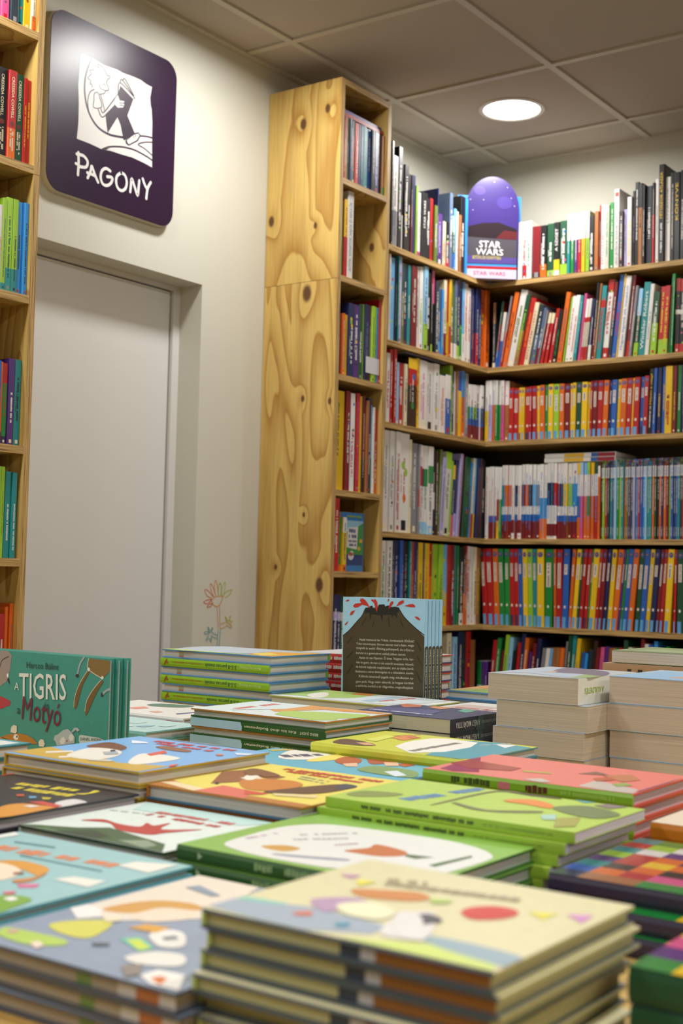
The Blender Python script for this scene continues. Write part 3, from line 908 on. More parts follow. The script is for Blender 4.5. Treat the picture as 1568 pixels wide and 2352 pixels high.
ROWS.append(('shelf wall', 1, [
    (365, 18, 223, 0, ('white',), 'bright blue'),
    (384, 20, 222, 0, (3, 'white', 22, 'red', 'white'), 'red'),
    (404, 20, 222, 0, ('white',), 'green'),
    (425, 36, 199, 0, (10, 'dark brown', 'maroon')),
    (461, 26, 197, 0, (25, 'orange', 'black'), 'white'),
    (487, 29, 201, 0, (12, 'lime green', 'dark green'), 'white'),
    (516, 24, 202, 0, (10, 'white', 20, 'yellow', 'black'), 'white', None, 'A SZIGET'),
    (541, 30, 204, 0, (20, 'lime green', 'dark green'), 'white'),
    (571, 13, 223, 0, (56, 'teal', 'white')),
    (584, 14, 223, 0, (56, 'green', 'white')),
    (599, 14, 224, 0, (56, 'purple', 'white')),
    (613, 15, 224, 0, (56, 'red', 'white')),
    (628, 15, 226, 0, (56, 'yellow', 'white')),
    (643, 17, 227, 0, (56, 'lime green', 'white')),
    (660, 21, 206, 0, ('black',), 'white'),
    (681, 17, 219, 0, ('tan',), 'orange'),
    (698, 6, 241, 0, ('red',)),
    (704, 16, 242, 0, ('white',), 'red', None, 'ÉPÍTS JÁRMŰVEKET!'),
    (720, 18, 237, 0, ('pale green',), 'green'),
    (738, 17, 245, 0, ('green',), 'white'),
    (755, 21, 291, 0, ('white',), 'black', None, 'LEGO JÁTÉKOK KÖNYVE'),
    (776, 18, 205, 0, ('dark brown',), 'white'),
    (794, 12, 211, 0, ('lavender',), 'navy'),
    (807, 18, 254, 0, ('white',), 'yellow'),
    (825, 9, 275, 0, ('black',), 'lavender'),
    (834, 15, 305, 0, ('black',), 'white'),
    (849, 16, 298, 0, (70, 'tan', 'black'), 'black', None, 'MINECRAFT'),
    (865, 11, 289, 0, ('black',), 'white'),
    (876, 24, 284, 0, ('dark slate',), 'white'),
    (900, 10, 293, 0, (60, 'red', 'black')),
    (911, 14, 305, 0, ('white',), 'grey'),
    (925, 22, 353, 0, ('black',), 'yellow', None, 'MÍTOSZOK ATLASZA'),
    (947, 21, 306, 0, ('white',), 'grey', None, 'LOVAGOK'),
    (968, 14, 317, 0, ('black',)),
    (982, 22, 316, 0, ('black',), 'yellow', None, 'KÖNYVE'),
    (1004, 16, 321, 0, ('black',), 'white'),
    (1020, 19, 297, 0, ('black',), 'white'),
    (1039, 17, 286, 0, ('navy',), 'white'),
]))
ROWS.append(('beside case', 2, [
    (-923, 13, 298, 0, ('white',), 'grey'),
    (-909, 32, 291, 0, ('light blue',)),
    (-877, 10, 290, 0, ('navy',)),
    (-867, 9, 314, 0, ('teal',)),
    (-858, 20, 312, 0, ('lavender',), 'white'),
    (-838, 18, 284, 0, (60, 'olive', 'dark green')),
    (-820, 20, 286, 0, ('navy',), 'white'),
    (-800, 20, 286, 0, ('teal',)),
    (-779, 38, 288, 0, ('maroon',)),
    (-741, 17, 293, 0, ('white',), 'dark green'),
    (-724, 24, 295, 0, ('white',), 'lime green'),
    (-700, 28, 303, 0, (32, 'lime green', 'sky blue')),
    (-672, 29, 288, 0, ('black',), 'white'),
    (-643, 9, 319, 0, (10, 'lime green', 70, 'black', 'maroon')),
    (-634, 19, 301, 0, (60, 'black', 'pink')),
    (-615, 20, 266, 0, ('dark slate',), 'white'),
    (-595, 19, 247, 0, (20, 'light blue', 'slate blue')),
    (-576, 16, 241, 0, ('bright blue',), 'yellow'),
    (-560, 20, 280, 0, (30, 'maroon', 'cream')),
    (-540, 19, 288, 0, (45, 'yellow', 'red'), 'maroon'),
    (-521, 16, 290, 0, (40, 'red', 'yellow')),
    (-505, 24, 295, 0, (20, 'cream', 'olive'), 'white'),
    (-481, 21, 295, 0, (20, 'white', 'slate blue'), 'lime green'),
    (-460, 18, 309, 0, (18, 'lime green', 'navy')),
    (-441, 24, 313, 0, (45, 'green', 'navy')),
    (-417, 16, 316, 0, (35, 'white', 'light blue')),
    (-401, 24, 299, 0, ('white',), 'orange'),
    (-377, 22, 287, 0, ('white',), 'red'),
    (-355, 12, 289, 0, ('navy',)),
    (-343, 18, 290, 0, (42, 'red', 'navy')),
    (-325, 18, 293, 0, (42, 'red', 'navy')),
    (-307, 19, 295, 0, ('navy',), 'sky blue'),
    (-288, 36, 299, 0, ('orange',), 'maroon'),
    (-252, 30, 303, 0, ('orange',), 'maroon'),
]))
ROWS.append(('shelf wall', 2, [
    (262, 12, 253, 0, (8, 'cream', 60, 'dark slate', 'tan')),
    (274, 10, 255, 6, (25, 'blue', 40, 'maroon', 'dark green')),
    (285, 12, 211, 7, (48, 'blue', 'white')),
    (297, 8, 273, 9, (50, 'red', 'grey')),
    (305, 20, 286, 10, ('orange',), 'maroon'),
    (325, 30, 292, 11, ('white',), 'olive'),
    (355, 20, 269, 11, (50, 'tan', 'dark green'), 'lime green'),
    (375, 23, 257, 11, ('red',), 'orange'),
    (398, 24, 237, 11, ('cream',), 'red', None, 'ÉPÍTS JÁRMŰVEKET'),
    (422, 19, 227, 10, (50, 'slate blue', 'dark slate'), 'white'),
    (441, 15, 213, 10, (30, 'maroon', 'slate blue'), 'white'),
    (456, 6, 203, 11, ('grey',)),
    (463, 17, 192, 11, (80, 'red', 'cream'), 'white'),
    (480, 17, 190, 10, (80, 'red', 'cream'), 'white'),
    (497, 19, 205, 9, ('red',), 'white'),
    (516, 18, 196, 8, ('black',), 'green'),
    (535, 19, 261, 8, ('orange',)),
    (556, 11, 243, 8, ('lime green',), 'yellow'),
    (567, 17, 244, 7, ('white',), 'red'),
    (584, 17, 245, 7, ('white',), 'red'),
    (601, 18, 242, 7, ('teal',), 'sky blue'),
    (619, 11, 248, 6, ('pink',)),
    (630, 13, 226, 6, (22, 'red', 40, 'pale green', 8, 'red', 'white'), 'red'),
    (643, 14, 227, 6, (22, 'red', 40, 'pale green', 8, 'red', 'white'), 'red'),
    (658, 16, 224, 5, (25, 'white', 'navy'), 'white'),
    (674, 9, 283, 4, (40, 'maroon', 'black')),
    (683, 8, 278, 5, ('tan',)),
    (692, 20, 268, 5, (70, 'teal', 10, 'red', 'teal'), 'red'),
    (712, 24, 289, 5, (14, 'red', 70, 'white', 'red'), 'red'),
    (736, 14, 278, 5, (50, 'dark slate', 'maroon'), 'white'),
    (750, 20, 309, 6, ('blue',), 'red'),
    (770, 6, 305, 6, ('yellow',)),
    (776, 27, 294, 6, ('white',), 'blue', None, 'Hogyan legyünk jók matekból?'),
    (803, 14, 296, 5, (20, 'red', 'maroon'), 'white'),
    (817, 16, 255, 6, ('grey',), 'white'),
    (833, 18, 243, 5, (20, 'lime green', 40, 'dark green', 'sky blue')),
    (851, 26, 264, 5, ('teal',), 'white', None, 'Winkler Róbert'),
    (877, 19, 255, 5, ('white',), 'grey'),
    (897, 27, 225, 4, (50, 'lime green', 'dark green'), 'white'),
    (924, 19, 241, 3, (22, 'lime green', 'red'), 'yellow'),
    (943, 20, 241, 3, (22, 'lime green', 'red'), 'yellow'),
    (963, 12, 283, 3, ('green',)),
    (975, 11, 281, 3, ('green',), 'white'),
    (987, 18, 264, 1, (12, 'red', 40, 'black', 6, 'white', 25, 'black', 'red')),
    (1005, 21, 260, 1, (12, 'red', 40, 'black', 6, 'white', 25, 'black', 'red')),
    (1026, 19, 228, 1, ('navy',), 'white'),
    (1045, 19, 235, 0, ('red',), 'white'),
]))
ROWS.append(('beside case', 3, [
    (-923, 23, 239, 0, ('white',), 'red'),
    (-900, 18, 254, 0, ('red',), 'white'),
    (-882, 17, 258, 0, ('red',), 'white'),
    (-865, 10, 251, 0, ('teal',)),
    (-855, 18, 217, 0, ('sky blue',)),
    (-837, 27, 217, 0, ('red',), 'white'),
    (-810, 20, 217, 0, ('cream',)),
    (-790, 56, 241, 0, (60, 'dark brown', 25, 'red', 'yellow')),
    (-734, 21, 248, 0, ('yellow',), 'red'),
    (-713, 50, 245, 0, ('white',), 'pink'),
    (-663, 49, 244, 0, ('white',), 'grey'),
    (-614, 36, 247, 0, ('white',), 'grey'),
    (-577, 39, 210, 0, ('white',), 'orange'),
    (-538, 37, 217, 0, (60, 'blue', 'white')),
    (-501, 19, 256, 0, ('lime green',)),
    (-481, 17, 243, 0, ('navy',), 'white'),
    (-464, 12, 238, 0, ('white',)),
    (-452, 14, 239, 0, ('tan',)),
    (-437, 25, 245, 0, (70, 'yellow', 'blue')),
    (-412, 22, 249, 0, (60, 'orange', 'bright blue')),
    (-390, 23, 242, 0, ('grey',)),
    (-367, 17, 205, 0, (25, 'maroon', 12, 'blue', 22, 'green', 'white'), 'black'),
    (-350, 23, 206, 0, (25, 'maroon', 12, 'blue', 22, 'light blue', 'white'), 'black'),
    (-326, 25, 208, 0, (25, 'maroon', 12, 'blue', 22, 'lime green', 'white'), 'black'),
    (-301, 27, 210, 0, (25, 'maroon', 12, 'blue', 22, 'bright blue', 'white'), 'black'),
    (-274, 24, 213, 0, (25, 'maroon', 12, 'blue', 22, 'slate blue', 'white'), 'black'),
]))
ROWS.append(('shelf wall', 3, [
    (236, 15, 234, 0, (50, 'yellow', 'white')),
    (251, 15, 234, 0, (60, 'lavender', 'white')),
    (266, 13, 234, 0, (60, 'orange', 'white')),
    (279, 13, 233, 0, (60, 'green', 'white')),
    (293, 12, 232, 0, (60, 'green', 'white')),
    (305, 14, 230, 0, (60, 'pink', 'white')),
    (319, 18, 228, 0, (60, 'tan', 'white')),
    (338, 20, 200, 0, ('red',), None, 'plate'),
    (358, 22, 198, 0, ('red',), None, 'plate'),
    (380, 13, 199, 0, ('yellow',), None, 'plate'),
    (393, 13, 198, 0, ('yellow',), None, 'plate'),
    (406, 22, 200, 0, ('red',), None, 'plate'),
    (428, 12, 200, 0, ('red',), None, 'plate'),
    (440, 20, 200, -1, ('red',), None, 'plate'),
    (460, 11, 200, -1, ('yellow',), None, 'plate'),
    (471, 21, 202, -1, ('orange',), None, 'plate'),
    (492, 12, 201, 0, ('green',), None, 'plate'),
    (504, 21, 203, 0, ('yellow',), None, 'plate'),
    (526, 23, 202, 0, ('lime green',), None, 'plate'),
    (549, 20, 202, 0, ('orange',), None, 'plate'),
    (569, 24, 201, 0, ('maroon',), None, 'plate'),
    (593, 8, 201, 0, ('yellow',), None, 'plate'),
    (601, 14, 202, 1, ('yellow',), None, 'plate'),
    (615, 22, 203, 1, ('dark green',), None, 'plate'),
    (637, 23, 202, 1, ('yellow',), None, 'plate'),
    (660, 8, 201, 1, ('yellow',), None, 'plate'),
    (668, 10, 204, 1, ('red',), None, 'plate'),
    (679, 19, 205, 1, ('maroon',), None, 'plate'),
    (698, 22, 204, 1, ('red',), None, 'plate'),
    (720, 20, 203, 2, ('orange',), None, 'plate'),
    (741, 10, 201, 2, ('navy',), None, 'plate'),
    (751, 21, 203, 2, ('blue',), None, 'plate'),
    (772, 14, 203, 2, ('yellow',), None, 'plate'),
    (786, 23, 204, 2, ('orange',), None, 'plate'),
    (809, 22, 205, 2, ('red',), None, 'plate'),
    (831, 6, 204, 2, ('yellow',), None, 'plate'),
    (837, 22, 206, 2, ('red',), None, 'plate'),
    (859, 17, 206, 2, ('blue',), None, 'plate'),
    (876, 17, 208, 2, ('red',), None, 'plate'),
    (893, 16, 233, 2, ('black',), 'yellow', None, 'Milyen a világ?'),
    (909, 16, 234, 2, ('blue',), 'white'),
    (925, 16, 235, 1, ('navy',), 'yellow'),
    (942, 14, 236, 1, ('blue',), 'yellow'),
    (956, 26, 237, 1, ('yellow',), 'red'),
    (982, 15, 238, 1, ('maroon',), 'yellow'),
    (997, 20, 238, 1, ('green',), 'white'),
    (1017, 17, 237, 0, ('purple',), 'white'),
    (1034, 19, 236, 0, ('red',), 'white'),
]))
ROWS.append(('beside case', 4, [
    (-926, 38, 357, 0, ('white',), 'grey'),
    (-888, 31, 361, 0, ('white',), 'grey'),
    (-856, 30, 352, 0, ('white',), 'red'),
    (-826, 64, 354, 0, ('white',), 'red'),
    (-762, 16, 329, 0, ('cream',), 'black'),
    (-746, 37, 318, 0, ('grey',), 'white'),
    (-709, 12, 317, 0, (30, 'grey', 20, 'red', 'grey')),
    (-697, 17, 316, 0, (14, 'sky blue', 40, 'white', 22, 'red', 'white'), 'red'),
    (-680, 16, 316, 0, (14, 'sky blue', 40, 'white', 20, 'navy', 'white'), 'navy'),
    (-664, 24, 316, 0, (14, 'sky blue', 40, 'white', 20, 'green', 'white'), 'green'),
    (-640, 33, 316, 0, (10, 'sky blue', 48, 'white', 20, 'green', 'white')),
    (-607, 16, 308, 0, (30, 'dark slate', 20, 'white', 'black')),
    (-591, 19, 303, 0, ('dark brown',)),
    (-572, 15, 312, 3, ('olive',)),
    (-557, 23, 286, 4, ('lavender',), 'grey'),
    (-534, 40, 307, 4, (80, 'pale green', 'lime green')),
    (-494, 18, 279, 4, ('lime green',)),
    (-476, 16, 264, 4, (30, 'pink', 50, 'navy', 'yellow')),
    (-460, 20, 284, 4, (30, 'lavender', 'navy')),
    (-440, 18, 310, 5, ('lavender',)),
    (-422, 21, 308, 5, ('red',)),
    (-400, 40, 300, 4, ('dark green',), 'green'),
    (-360, 26, 284, 5, ('bright blue',)),
    (-334, 15, 302, 4, (30, 'red', 'cream')),
    (-319, 19, 303, 4, (30, 'yellow', 'light blue')),
    (-300, 18, 303, 3, ('navy',), 'maroon'),
    (-282, 26, 304, 3, ('dark brown',), 'maroon'),
    (-256, 27, 300, 2, ('dark slate',)),
]))
ROWS.append(('shelf wall', 4, [
    (244, 14, 273, 0, ('white',), 'red'),
    (258, 11, 275, 0, (23, 'maroon', 9, 'blue', 'white'), 'red'),
    (269, 11, 275, 0, (23, 'maroon', 9, 'blue', 'white'), 'red'),
    (281, 11, 274, 0, (23, 'maroon', 9, 'blue', 'white'), 'red'),
    (292, 12, 273, 0, (25, 'yellow', 30, 'red', 'white')),
    (304, 12, 272, 0, (55, 'green', 'white')),
    (316, 12, 278, 0, (24, 'maroon', 9, 'blue', 11, 'white', 29, 'teal', 'white'), 'bright blue'),
    (328, 14, 278, 0, (24, 'maroon', 9, 'blue', 11, 'white', 29, 'orange', 'white'), 'bright blue'),
    (342, 15, 278, 0, (24, 'maroon', 9, 'blue', 11, 'white', 29, 'orange', 'white'), 'bright blue'),
    (357, 12, 277, 0, (8, 'white', 18, 'maroon', 'white'), 'red'),
    (369, 15, 277, 0, (24, 'maroon', 9, 'blue', 11, 'white', 29, 'navy', 'white'), 'bright blue'),
    (384, 15, 276, 0, (8, 'white', 18, 'maroon', 'white'), 'red'),
    (399, 15, 279, 0, (24, 'maroon', 9, 'blue', 11, 'white', 29, 'maroon', 'white'), 'bright blue'),
    (415, 14, 279, 0, (24, 'maroon', 9, 'blue', 11, 'white', 29, 'orange', 'white'), 'bright blue'),
    (429, 15, 278, 0, (24, 'maroon', 9, 'blue', 11, 'white', 29, 'dark brown', 'white'), 'bright blue'),
    (444, 15, 278, 0, (24, 'maroon', 9, 'blue', 11, 'white', 29, 'light blue', 'white'), 'bright blue'),
    (459, 17, 277, 0, (24, 'maroon', 9, 'blue', 11, 'white', 29, 'grey', 'white'), 'bright blue'),
    (476, 15, 278, 0, (27, 'orange', 28, 'bright blue', 'white'), 'bright blue'),
    (491, 12, 278, 0, (27, 'orange', 28, 'bright blue', 'white'), 'bright blue'),
    (503, 15, 282, 0, (4, 'white', 16, 'maroon', 24, 'white', 30, 'navy', 'white'), 'bright blue'),
    (518, 13, 282, 0, (4, 'white', 16, 'maroon', 24, 'white', 30, 'dark slate', 'white'), 'bright blue'),
    (531, 13, 281, 0, (4, 'white', 16, 'maroon', 24, 'white', 30, 'red', 'white'), 'bright blue'),
    (544, 13, 281, 0, (23, 'maroon', 8, 'blue', 12, 'white', 30, 'maroon', 'white'), 'bright blue'),
    (557, 13, 280, 0, (23, 'maroon', 8, 'blue', 12, 'white', 30, 'navy', 'white'), 'bright blue'),
    (570, 17, 280, 0, (23, 'maroon', 8, 'blue', 12, 'white', 30, 'yellow', 'white'), 'bright blue'),
    (587, 17, 279, 0, (23, 'maroon', 8, 'blue', 12, 'white', 30, 'lime green', 'white'), 'bright blue'),
    (604, 21, 279, 0, (23, 'maroon', 8, 'blue', 12, 'white', 30, 'bright blue', 'white'), 'bright blue'),
    (625, 13, 280, 0, (28, 'orange', 28, 'blue', 28, 'white', 'yellow'), 'bright blue'),
    (638, 13, 280, 0, (56, 'pink', 28, 'white', 'sky blue'), 'bright blue'),
    (651, 14, 279, 0, (56, 'orange', 28, 'white', 'light blue'), 'bright blue'),
    (666, 12, 280, 0, (30, 'orange', 26, 'green', 28, 'white', 'lime green'), 'bright blue'),
    (678, 14, 279, 0, (56, 'orange', 28, 'white', 'yellow'), 'bright blue'),
    (693, 15, 281, 0, (56, 'red', 28, 'white', 'dark green'), 'bright blue'),
    (708, 9, 282, 0, (80, 'orange', 14, 'white', 'dark brown')),
    (717, 10, 284, 0, ('black',), None, 'series'),
    (727, 9, 284, 0, ('lime green',), None, 'series'),
    (736, 8, 284, 0, ('red',), None, 'series'),
    (744, 10, 284, 0, ('dark slate',), None, 'series'),
    (754, 9, 284, 0, ('teal',), None, 'series'),
    (763, 8, 284, 0, ('purple',), None, 'series'),
    (771, 10, 284, 0, ('sky blue',), None, 'series'),
    (781, 9, 285, 0, ('green',), None, 'series'),
    (790, 8, 285, 0, ('lime green',), None, 'series'),
    (798, 10, 285, 0, ('teal',), None, 'series'),
    (808, 9, 285, 0, ('orange',), None, 'series'),
    (817, 8, 285, 0, ('olive',), None, 'series'),
    (825, 10, 285, 0, ('purple',), None, 'series'),
    (835, 8, 285, 0, ('dark green',), None, 'series'),
    (843, 8, 285, 0, ('lavender',), None, 'series'),
    (852, 9, 285, 0, ('bright blue',), None, 'series'),
    (861, 8, 285, 0, ('red',), None, 'series'),
    (870, 8, 286, 0, ('blue',), None, 'series'),
    (878, 9, 286, 0, ('bright blue',), None, 'series'),
    (887, 8, 286, 0, ('sky blue',), None, 'series'),
    (896, 8, 286, 0, ('teal',), None, 'series'),
    (904, 9, 286, 0, ('teal',), None, 'series'),
    (914, 8, 286, 0, ('orange',), None, 'series'),
    (922, 8, 286, 0, ('dark green',), None, 'series'),
    (930, 9, 286, 0, ('dark brown',), None, 'series'),
    (940, 8, 286, 0, ('orange',), None, 'series'),
    (948, 8, 286, 0, ('navy',), None, 'series'),
    (956, 9, 286, 0, ('orange',), None, 'series'),
    (965, 8, 286, 0, ('maroon',), None, 'series'),
    (974, 8, 287, 0, ('lime green',), None, 'series'),
    (982, 9, 287, 0, ('blue',), None, 'series'),
    (991, 8, 287, 0, ('navy',), None, 'series'),
    (999, 8, 287, 0, ('blue',), None, 'series'),
    (1007, 9, 287, 0, ('teal',), None, 'series'),
    (1017, 8, 287, 0, ('dark slate',), None, 'series'),
    (1025, 8, 287, 0, ('red',), None, 'series'),
    (1033, 9, 287, 0, ('green',), None, 'series'),
    (1042, 8, 287, 0, ('orange',), None, 'series'),
    (1050, 8, 287, 0, ('purple',), None, 'series'),
    (1058, 9, 287, 0, ('sky blue',), None, 'series'),
]))
ROWS.append(('beside case', 5, [
    (-928, 27, 294, 0, ('white',), 'green'),
    (-901, 33, 294, 0, ('white',), 'black'),
    (-868, 24, 296, 0, ('dark slate',), 'grey'),
    (-844, 27, 298, 0, ('navy',), 'lavender'),
    (-816, 18, 298, 0, ('blue',), 'lavender'),
    (-798, 15, 298, 0, ('navy',), 'lavender'),
    (-782, 25, 296, 0, ('black',), 'grey'),
    (-757, 14, 297, 0, ('teal',)),
    (-743, 14, 296, 0, ('red',), 'yellow'),
    (-729, 22, 297, 0, ('navy',), 'lavender'),
    (-707, 16, 296, 0, ('black',), 'white'),
    (-691, 31, 295, 0, ('yellow',), 'olive'),
    (-660, 8, 295, 0, ('navy',)),
    (-652, 33, 294, 0, ('yellow',), 'orange'),
    (-619, 24, 293, 0, (60, 'orange', 'red')),
    (-595, 37, 293, 0, ('lime green',), 'yellow'),
    (-558, 29, 293, 0, ('lime green',), 'olive'),
    (-529, 34, 293, 0, (40, 'yellow', 'light blue'), 'sky blue'),
    (-495, 23, 293, 0, ('red',), 'maroon'),
    (-472, 22, 293, 0, ('maroon',), 'white'),
    (-450, 25, 293, 0, ('teal',), 'slate blue'),
    (-424, 13, 292, 0, ('green',)),
    (-411, 25, 288, 0, (15, 'white', 'black'), 'white'),
    (-386, 16, 291, 0, (40, 'orange', 'black')),
    (-370, 18, 293, 0, (35, 'orange', 'red')),
    (-352, 30, 293, 0, ('white',), 'red'),
    (-321, 16, 292, 0, ('white',), 'grey'),
    (-305, 20, 291, 0, (10, 'white', 'cream'), 'black'),
    (-285, 24, 289, 0, ('tan',), 'yellow'),
    (-261, 22, 287, 0, ('olive',)),
]))
ROWS.append(('shelf wall', 5, [
    (247, 20, 287, -4, ('red',), None, 'plate'),
    (267, 26, 287, -4, ('red',), None, 'plate'),
    (293, 22, 287, -3, ('orange',), None, 'plate'),
    (315, 23, 287, -3, ('green',), None, 'plate'),
    (338, 20, 287, -2, ('green',), None, 'plate'),
    (358, 20, 287, -2, ('red',), None, 'plate'),
    (378, 19, 287, -2, ('red',), None, 'plate'),
    (397, 17, 287, -2, ('blue',), None, 'plate'),
    (414, 20, 287, -2, ('yellow',), None, 'plate'),
    (434, 21, 287, -2, ('lime green',), None, 'plate'),
    (455, 19, 287, -2, ('teal',), None, 'plate'),
    (474, 28, 287, -1, ('yellow',), None, 'plate'),
    (502, 37, 287, 0, ('green',), None, 'plate'),
    (539, 11, 287, -1, ('orange',), None, 'plate'),
    (550, 23, 287, 0, ('red',), None, 'plate'),
    (573, 24, 288, 1, ('blue',), None, 'plate'),
    (597, 14, 288, 3, ('orange',), None, 'plate'),
    (611, 18, 288, 4, ('yellow',), None, 'plate'),
    (629, 9, 289, 4, ('dark green',), None, 'plate'),
    (638, 15, 289, 4, ('red',), None, 'plate'),
    (653, 15, 289, 4, ('red',), None, 'plate'),
    (668, 10, 289, 4, ('green',), None, 'plate'),
    (679, 23, 289, 4, ('yellow',), None, 'plate'),
    (702, 13, 289, 4, ('red',), None, 'plate'),
    (715, 15, 289, 4, ('maroon',), None, 'plate'),
    (730, 15, 289, 4, ('navy',), None, 'plate'),
    (746, 18, 289, 4, ('yellow',), None, 'plate'),
    (764, 21, 289, 5, ('orange',), None, 'plate'),
    (785, 10, 289, 5, ('purple',), None, 'plate'),
    (795, 11, 290, 5, ('green',), None, 'plate'),
    (806, 20, 290, 5, ('blue',), None, 'plate'),
    (826, 25, 290, 5, ('orange',), None, 'plate'),
    (851, 20, 290, 4, ('dark green',), None, 'plate'),
    (871, 20, 290, 4, ('blue',), None, 'plate'),
    (891, 17, 290, 4, ('yellow',), None, 'plate'),
    (908, 20, 290, 4, ('navy',), None, 'plate'),
    (928, 14, 290, 4, ('maroon',), None, 'plate'),
    (942, 20, 290, 4, ('red',), None, 'plate'),
    (962, 30, 290, 3, ('yellow',), None, 'plate'),
    (995, 14, 289, 1, ('red',), None, 'plate'),
    (1009, 23, 289, 0, ('dark green',), None, 'plate'),
    (1032, 20, 289, 0, ('red',), None, 'plate'),
    (1052, 19, 289, 0, ('blue',), None, 'plate'),
]))
ROWS.append(('beside case', 6, [
    (-482, 32, 292, 0, ('cream',)),
    (-447, 31, 277, 0, (30, 'white', 'sky blue')),
    (-402, 28, 309, 0, ('navy',)),
    (-374, 32, 306, 0, ('dark slate',)),
    (-342, 33, 307, 0, ('red',), 'navy'),
    (-309, 35, 263, 0, ('tan',)),
]))
ROWS.append(('shelf wall', 6, [
    (219, 20, 181, 0, (50, 'white', 'green')),
    (239, 18, 181, 0, (50, 'white', 'purple')),
    (258, 10, 180, 0, ('purple',), 'white'),
    (268, 17, 264, 5, ('red',)),
    (285, 17, 272, 5, ('green',)),
    (302, 17, 227, 6, ('maroon',)),
    (319, 17, 286, 5, ('lime green',)),
    (336, 17, 277, 5, ('sky blue',)),
    (353, 17, 229, 6, ('black',)),
    (370, 16, 259, 5, ('red',)),
    (386, 17, 294, 5, ('navy',)),
    (403, 16, 278, 5, ('orange',)),
    (419, 16, 227, 6, ('purple',)),
    (436, 16, 260, 5, ('maroon',)),
    (452, 16, 278, 5, ('navy',)),
    (469, 16, 244, 6, ('grey',)),
    (485, 16, 244, 6, ('white',)),
    (501, 16, 243, 6, ('light blue',)),
    (517, 16, 247, 5, ('tan',)),
    (534, 16, 248, 5, ('tan',)),
    (550, 16, 248, 5, ('orange',)),
    (566, 15, 273, 5, ('grey',)),
    (581, 16, 297, 4, ('dark green',)),
    (597, 16, 299, 4, ('teal',)),
    (613, 16, 286, 5, ('yellow',)),
    (629, 16, 236, 6, ('blue',)),
    (645, 15, 234, 6, ('bright blue',)),
    (660, 16, 249, 5, ('dark slate',)),
    (676, 15, 281, 5, ('dark brown',)),
    (691, 15, 256, 5, ('maroon',)),
    (707, 15, 259, 5, ('pink',)),
    (722, 15, 262, 5, ('purple',)),
    (737, 15, 258, 5, ('tan',)),
    (753, 15, 258, 5, ('orange',)),
    (777, 16, 258, 1, ('green',)),
    (793, 16, 260, 1, ('red',)),
    (809, 16, 288, 1, ('dark green',)),
    (825, 16, 263, 1, ('cream',)),
    (841, 16, 259, 1, ('teal',)),
    (857, 16, 262, 1, ('red',)),
    (873, 15, 305, 1, ('maroon',)),
    (888, 16, 278, 1, ('white',)),
    (904, 16, 276, 1, ('blue',)),
    (920, 15, 289, 1, ('bright blue',)),
    (935, 15, 257, 1, ('red',)),
    (951, 15, 269, 1, ('black',)),
    (966, 15, 273, 1, ('green',)),
    (981, 15, 269, 1, ('navy',)),
]))
ROWS.append(('knotty case', 1, [
    (-1266, 10, 209, 0, ('teal',)),
    (-1256, 13, 207, 0, ('red',), 'yellow'),
    (-1243, 11, 207, 0, ('tan',)),
    (-1232, 12, 207, 0, ('olive',)),
    (-1220, 11, 208, 0, ('navy',)),
    (-1209, 18, 205, 0, ('dark green',), 'orange'),
    (-1191, 17, 202, 0, ('red',), 'white'),
    (-1174, 11, 203, 0, ('navy',), 'teal'),
    (-1163, 16, 204, 0, ('navy',), 'teal'),
    (-1147, 15, 205, 0, ('teal',), 'navy'),
    (-1132, 19, 205, 0, ('teal',), 'navy'),
    (-1113, 18, 206, 0, ('blue',), 'white'),
    (-1095, 13, 205, 0, ('black',)),
    (-1082, 25, 206, 0, ('navy',), 'lavender'),
    (-1057, 12, 207, 0, ('blue',), 'white'),
    (-1045, 12, 206, 0, ('dark brown',)),
    (-1033, 12, 206, 0, (15, 'green', 'tan')),
]))
ROWS.append(('knotty case', 2, [
    (-1267, 13, 247, 0, ('green',)),
    (-1253, 19, 253, 0, (52, 'red', 'yellow'), 'red'),
    (-1234, 31, 285, 0, ('white',), 'slate blue', None, 'AUTÓK, VONATOK, HAJÓK ÉS REPÜLŐK'),
]))
ROWS.append(('knotty case', 3, [
    (-1267, 18, 202, 0, ('red',), 'lavender'),
    (-1249, 12, 200, 0, ('purple',), 'lavender'),
    (-1237, 14, 199, 0, ('orange',)),
    (-1223, 24, 199, 0, ('yellow',)),
    (-1199, 34, 240, 0, ('navy',), 'white'),
    (-1165, 28, 241, 0, ('purple',), 'white'),
    (-1137, 21, 247, 0, ('dark green',), 'white'),
    (-1116, 12, 251, 0, ('lime green',)),
    (-1104, 29, 253, 0, ('navy',), 'slate blue'),
    (-1075, 8, 252, 0, ('maroon',)),
    (-1067, 17, 253, 0, ('lime green',)),
    (-1050, 13, 253, 0, ('lime green',)),
    (-1037, 9, 252, 0, ('bright blue',)),
    (-1028, 14, 281, 0, ('red',), 'orange'),
]))
ROWS.append(('knotty case', 4, [
    (-1270, 63, 317, 0, ('yellow',), 'olive'),
    (-1206, 23, 320, 0, ('maroon',)),
    (-1183, 27, 316, 0, ('white',), 'pink'),
    (-1156, 7, 293, 0, ('teal',)),
    (-1149, 19, 320, 0, ('red',), 'pink'),
    (-1130, 10, 285, 0, ('cream',), 'green'),
    (-1119, 12, 314, 0, ('yellow',)),
    (-1107, 16, 316, 0, (35, 'dark brown', 'maroon')),
    (-1091, 15, 303, 0, ('tan',), 'red'),
    (-1075, 17, 313, 0, ('navy',)),
    (-1058, 9, 292, 0, (40, 'green', 'sky blue')),
    (-1049, 12, 286, 0, ('white',), 'red'),
    (-1037, 19, 281, 0, (30, 'orange', 'red')),
]))
ROWS.append(('knotty case', 5, [
    (-1272, 29, 230, 0, ('red',)),
    (-1242, 18, 171, 0, (12, 'orange', 'green')),
    (-1224, 20, 172, 0, (12, 'orange', 60, 'yellow', 'white')),
]))
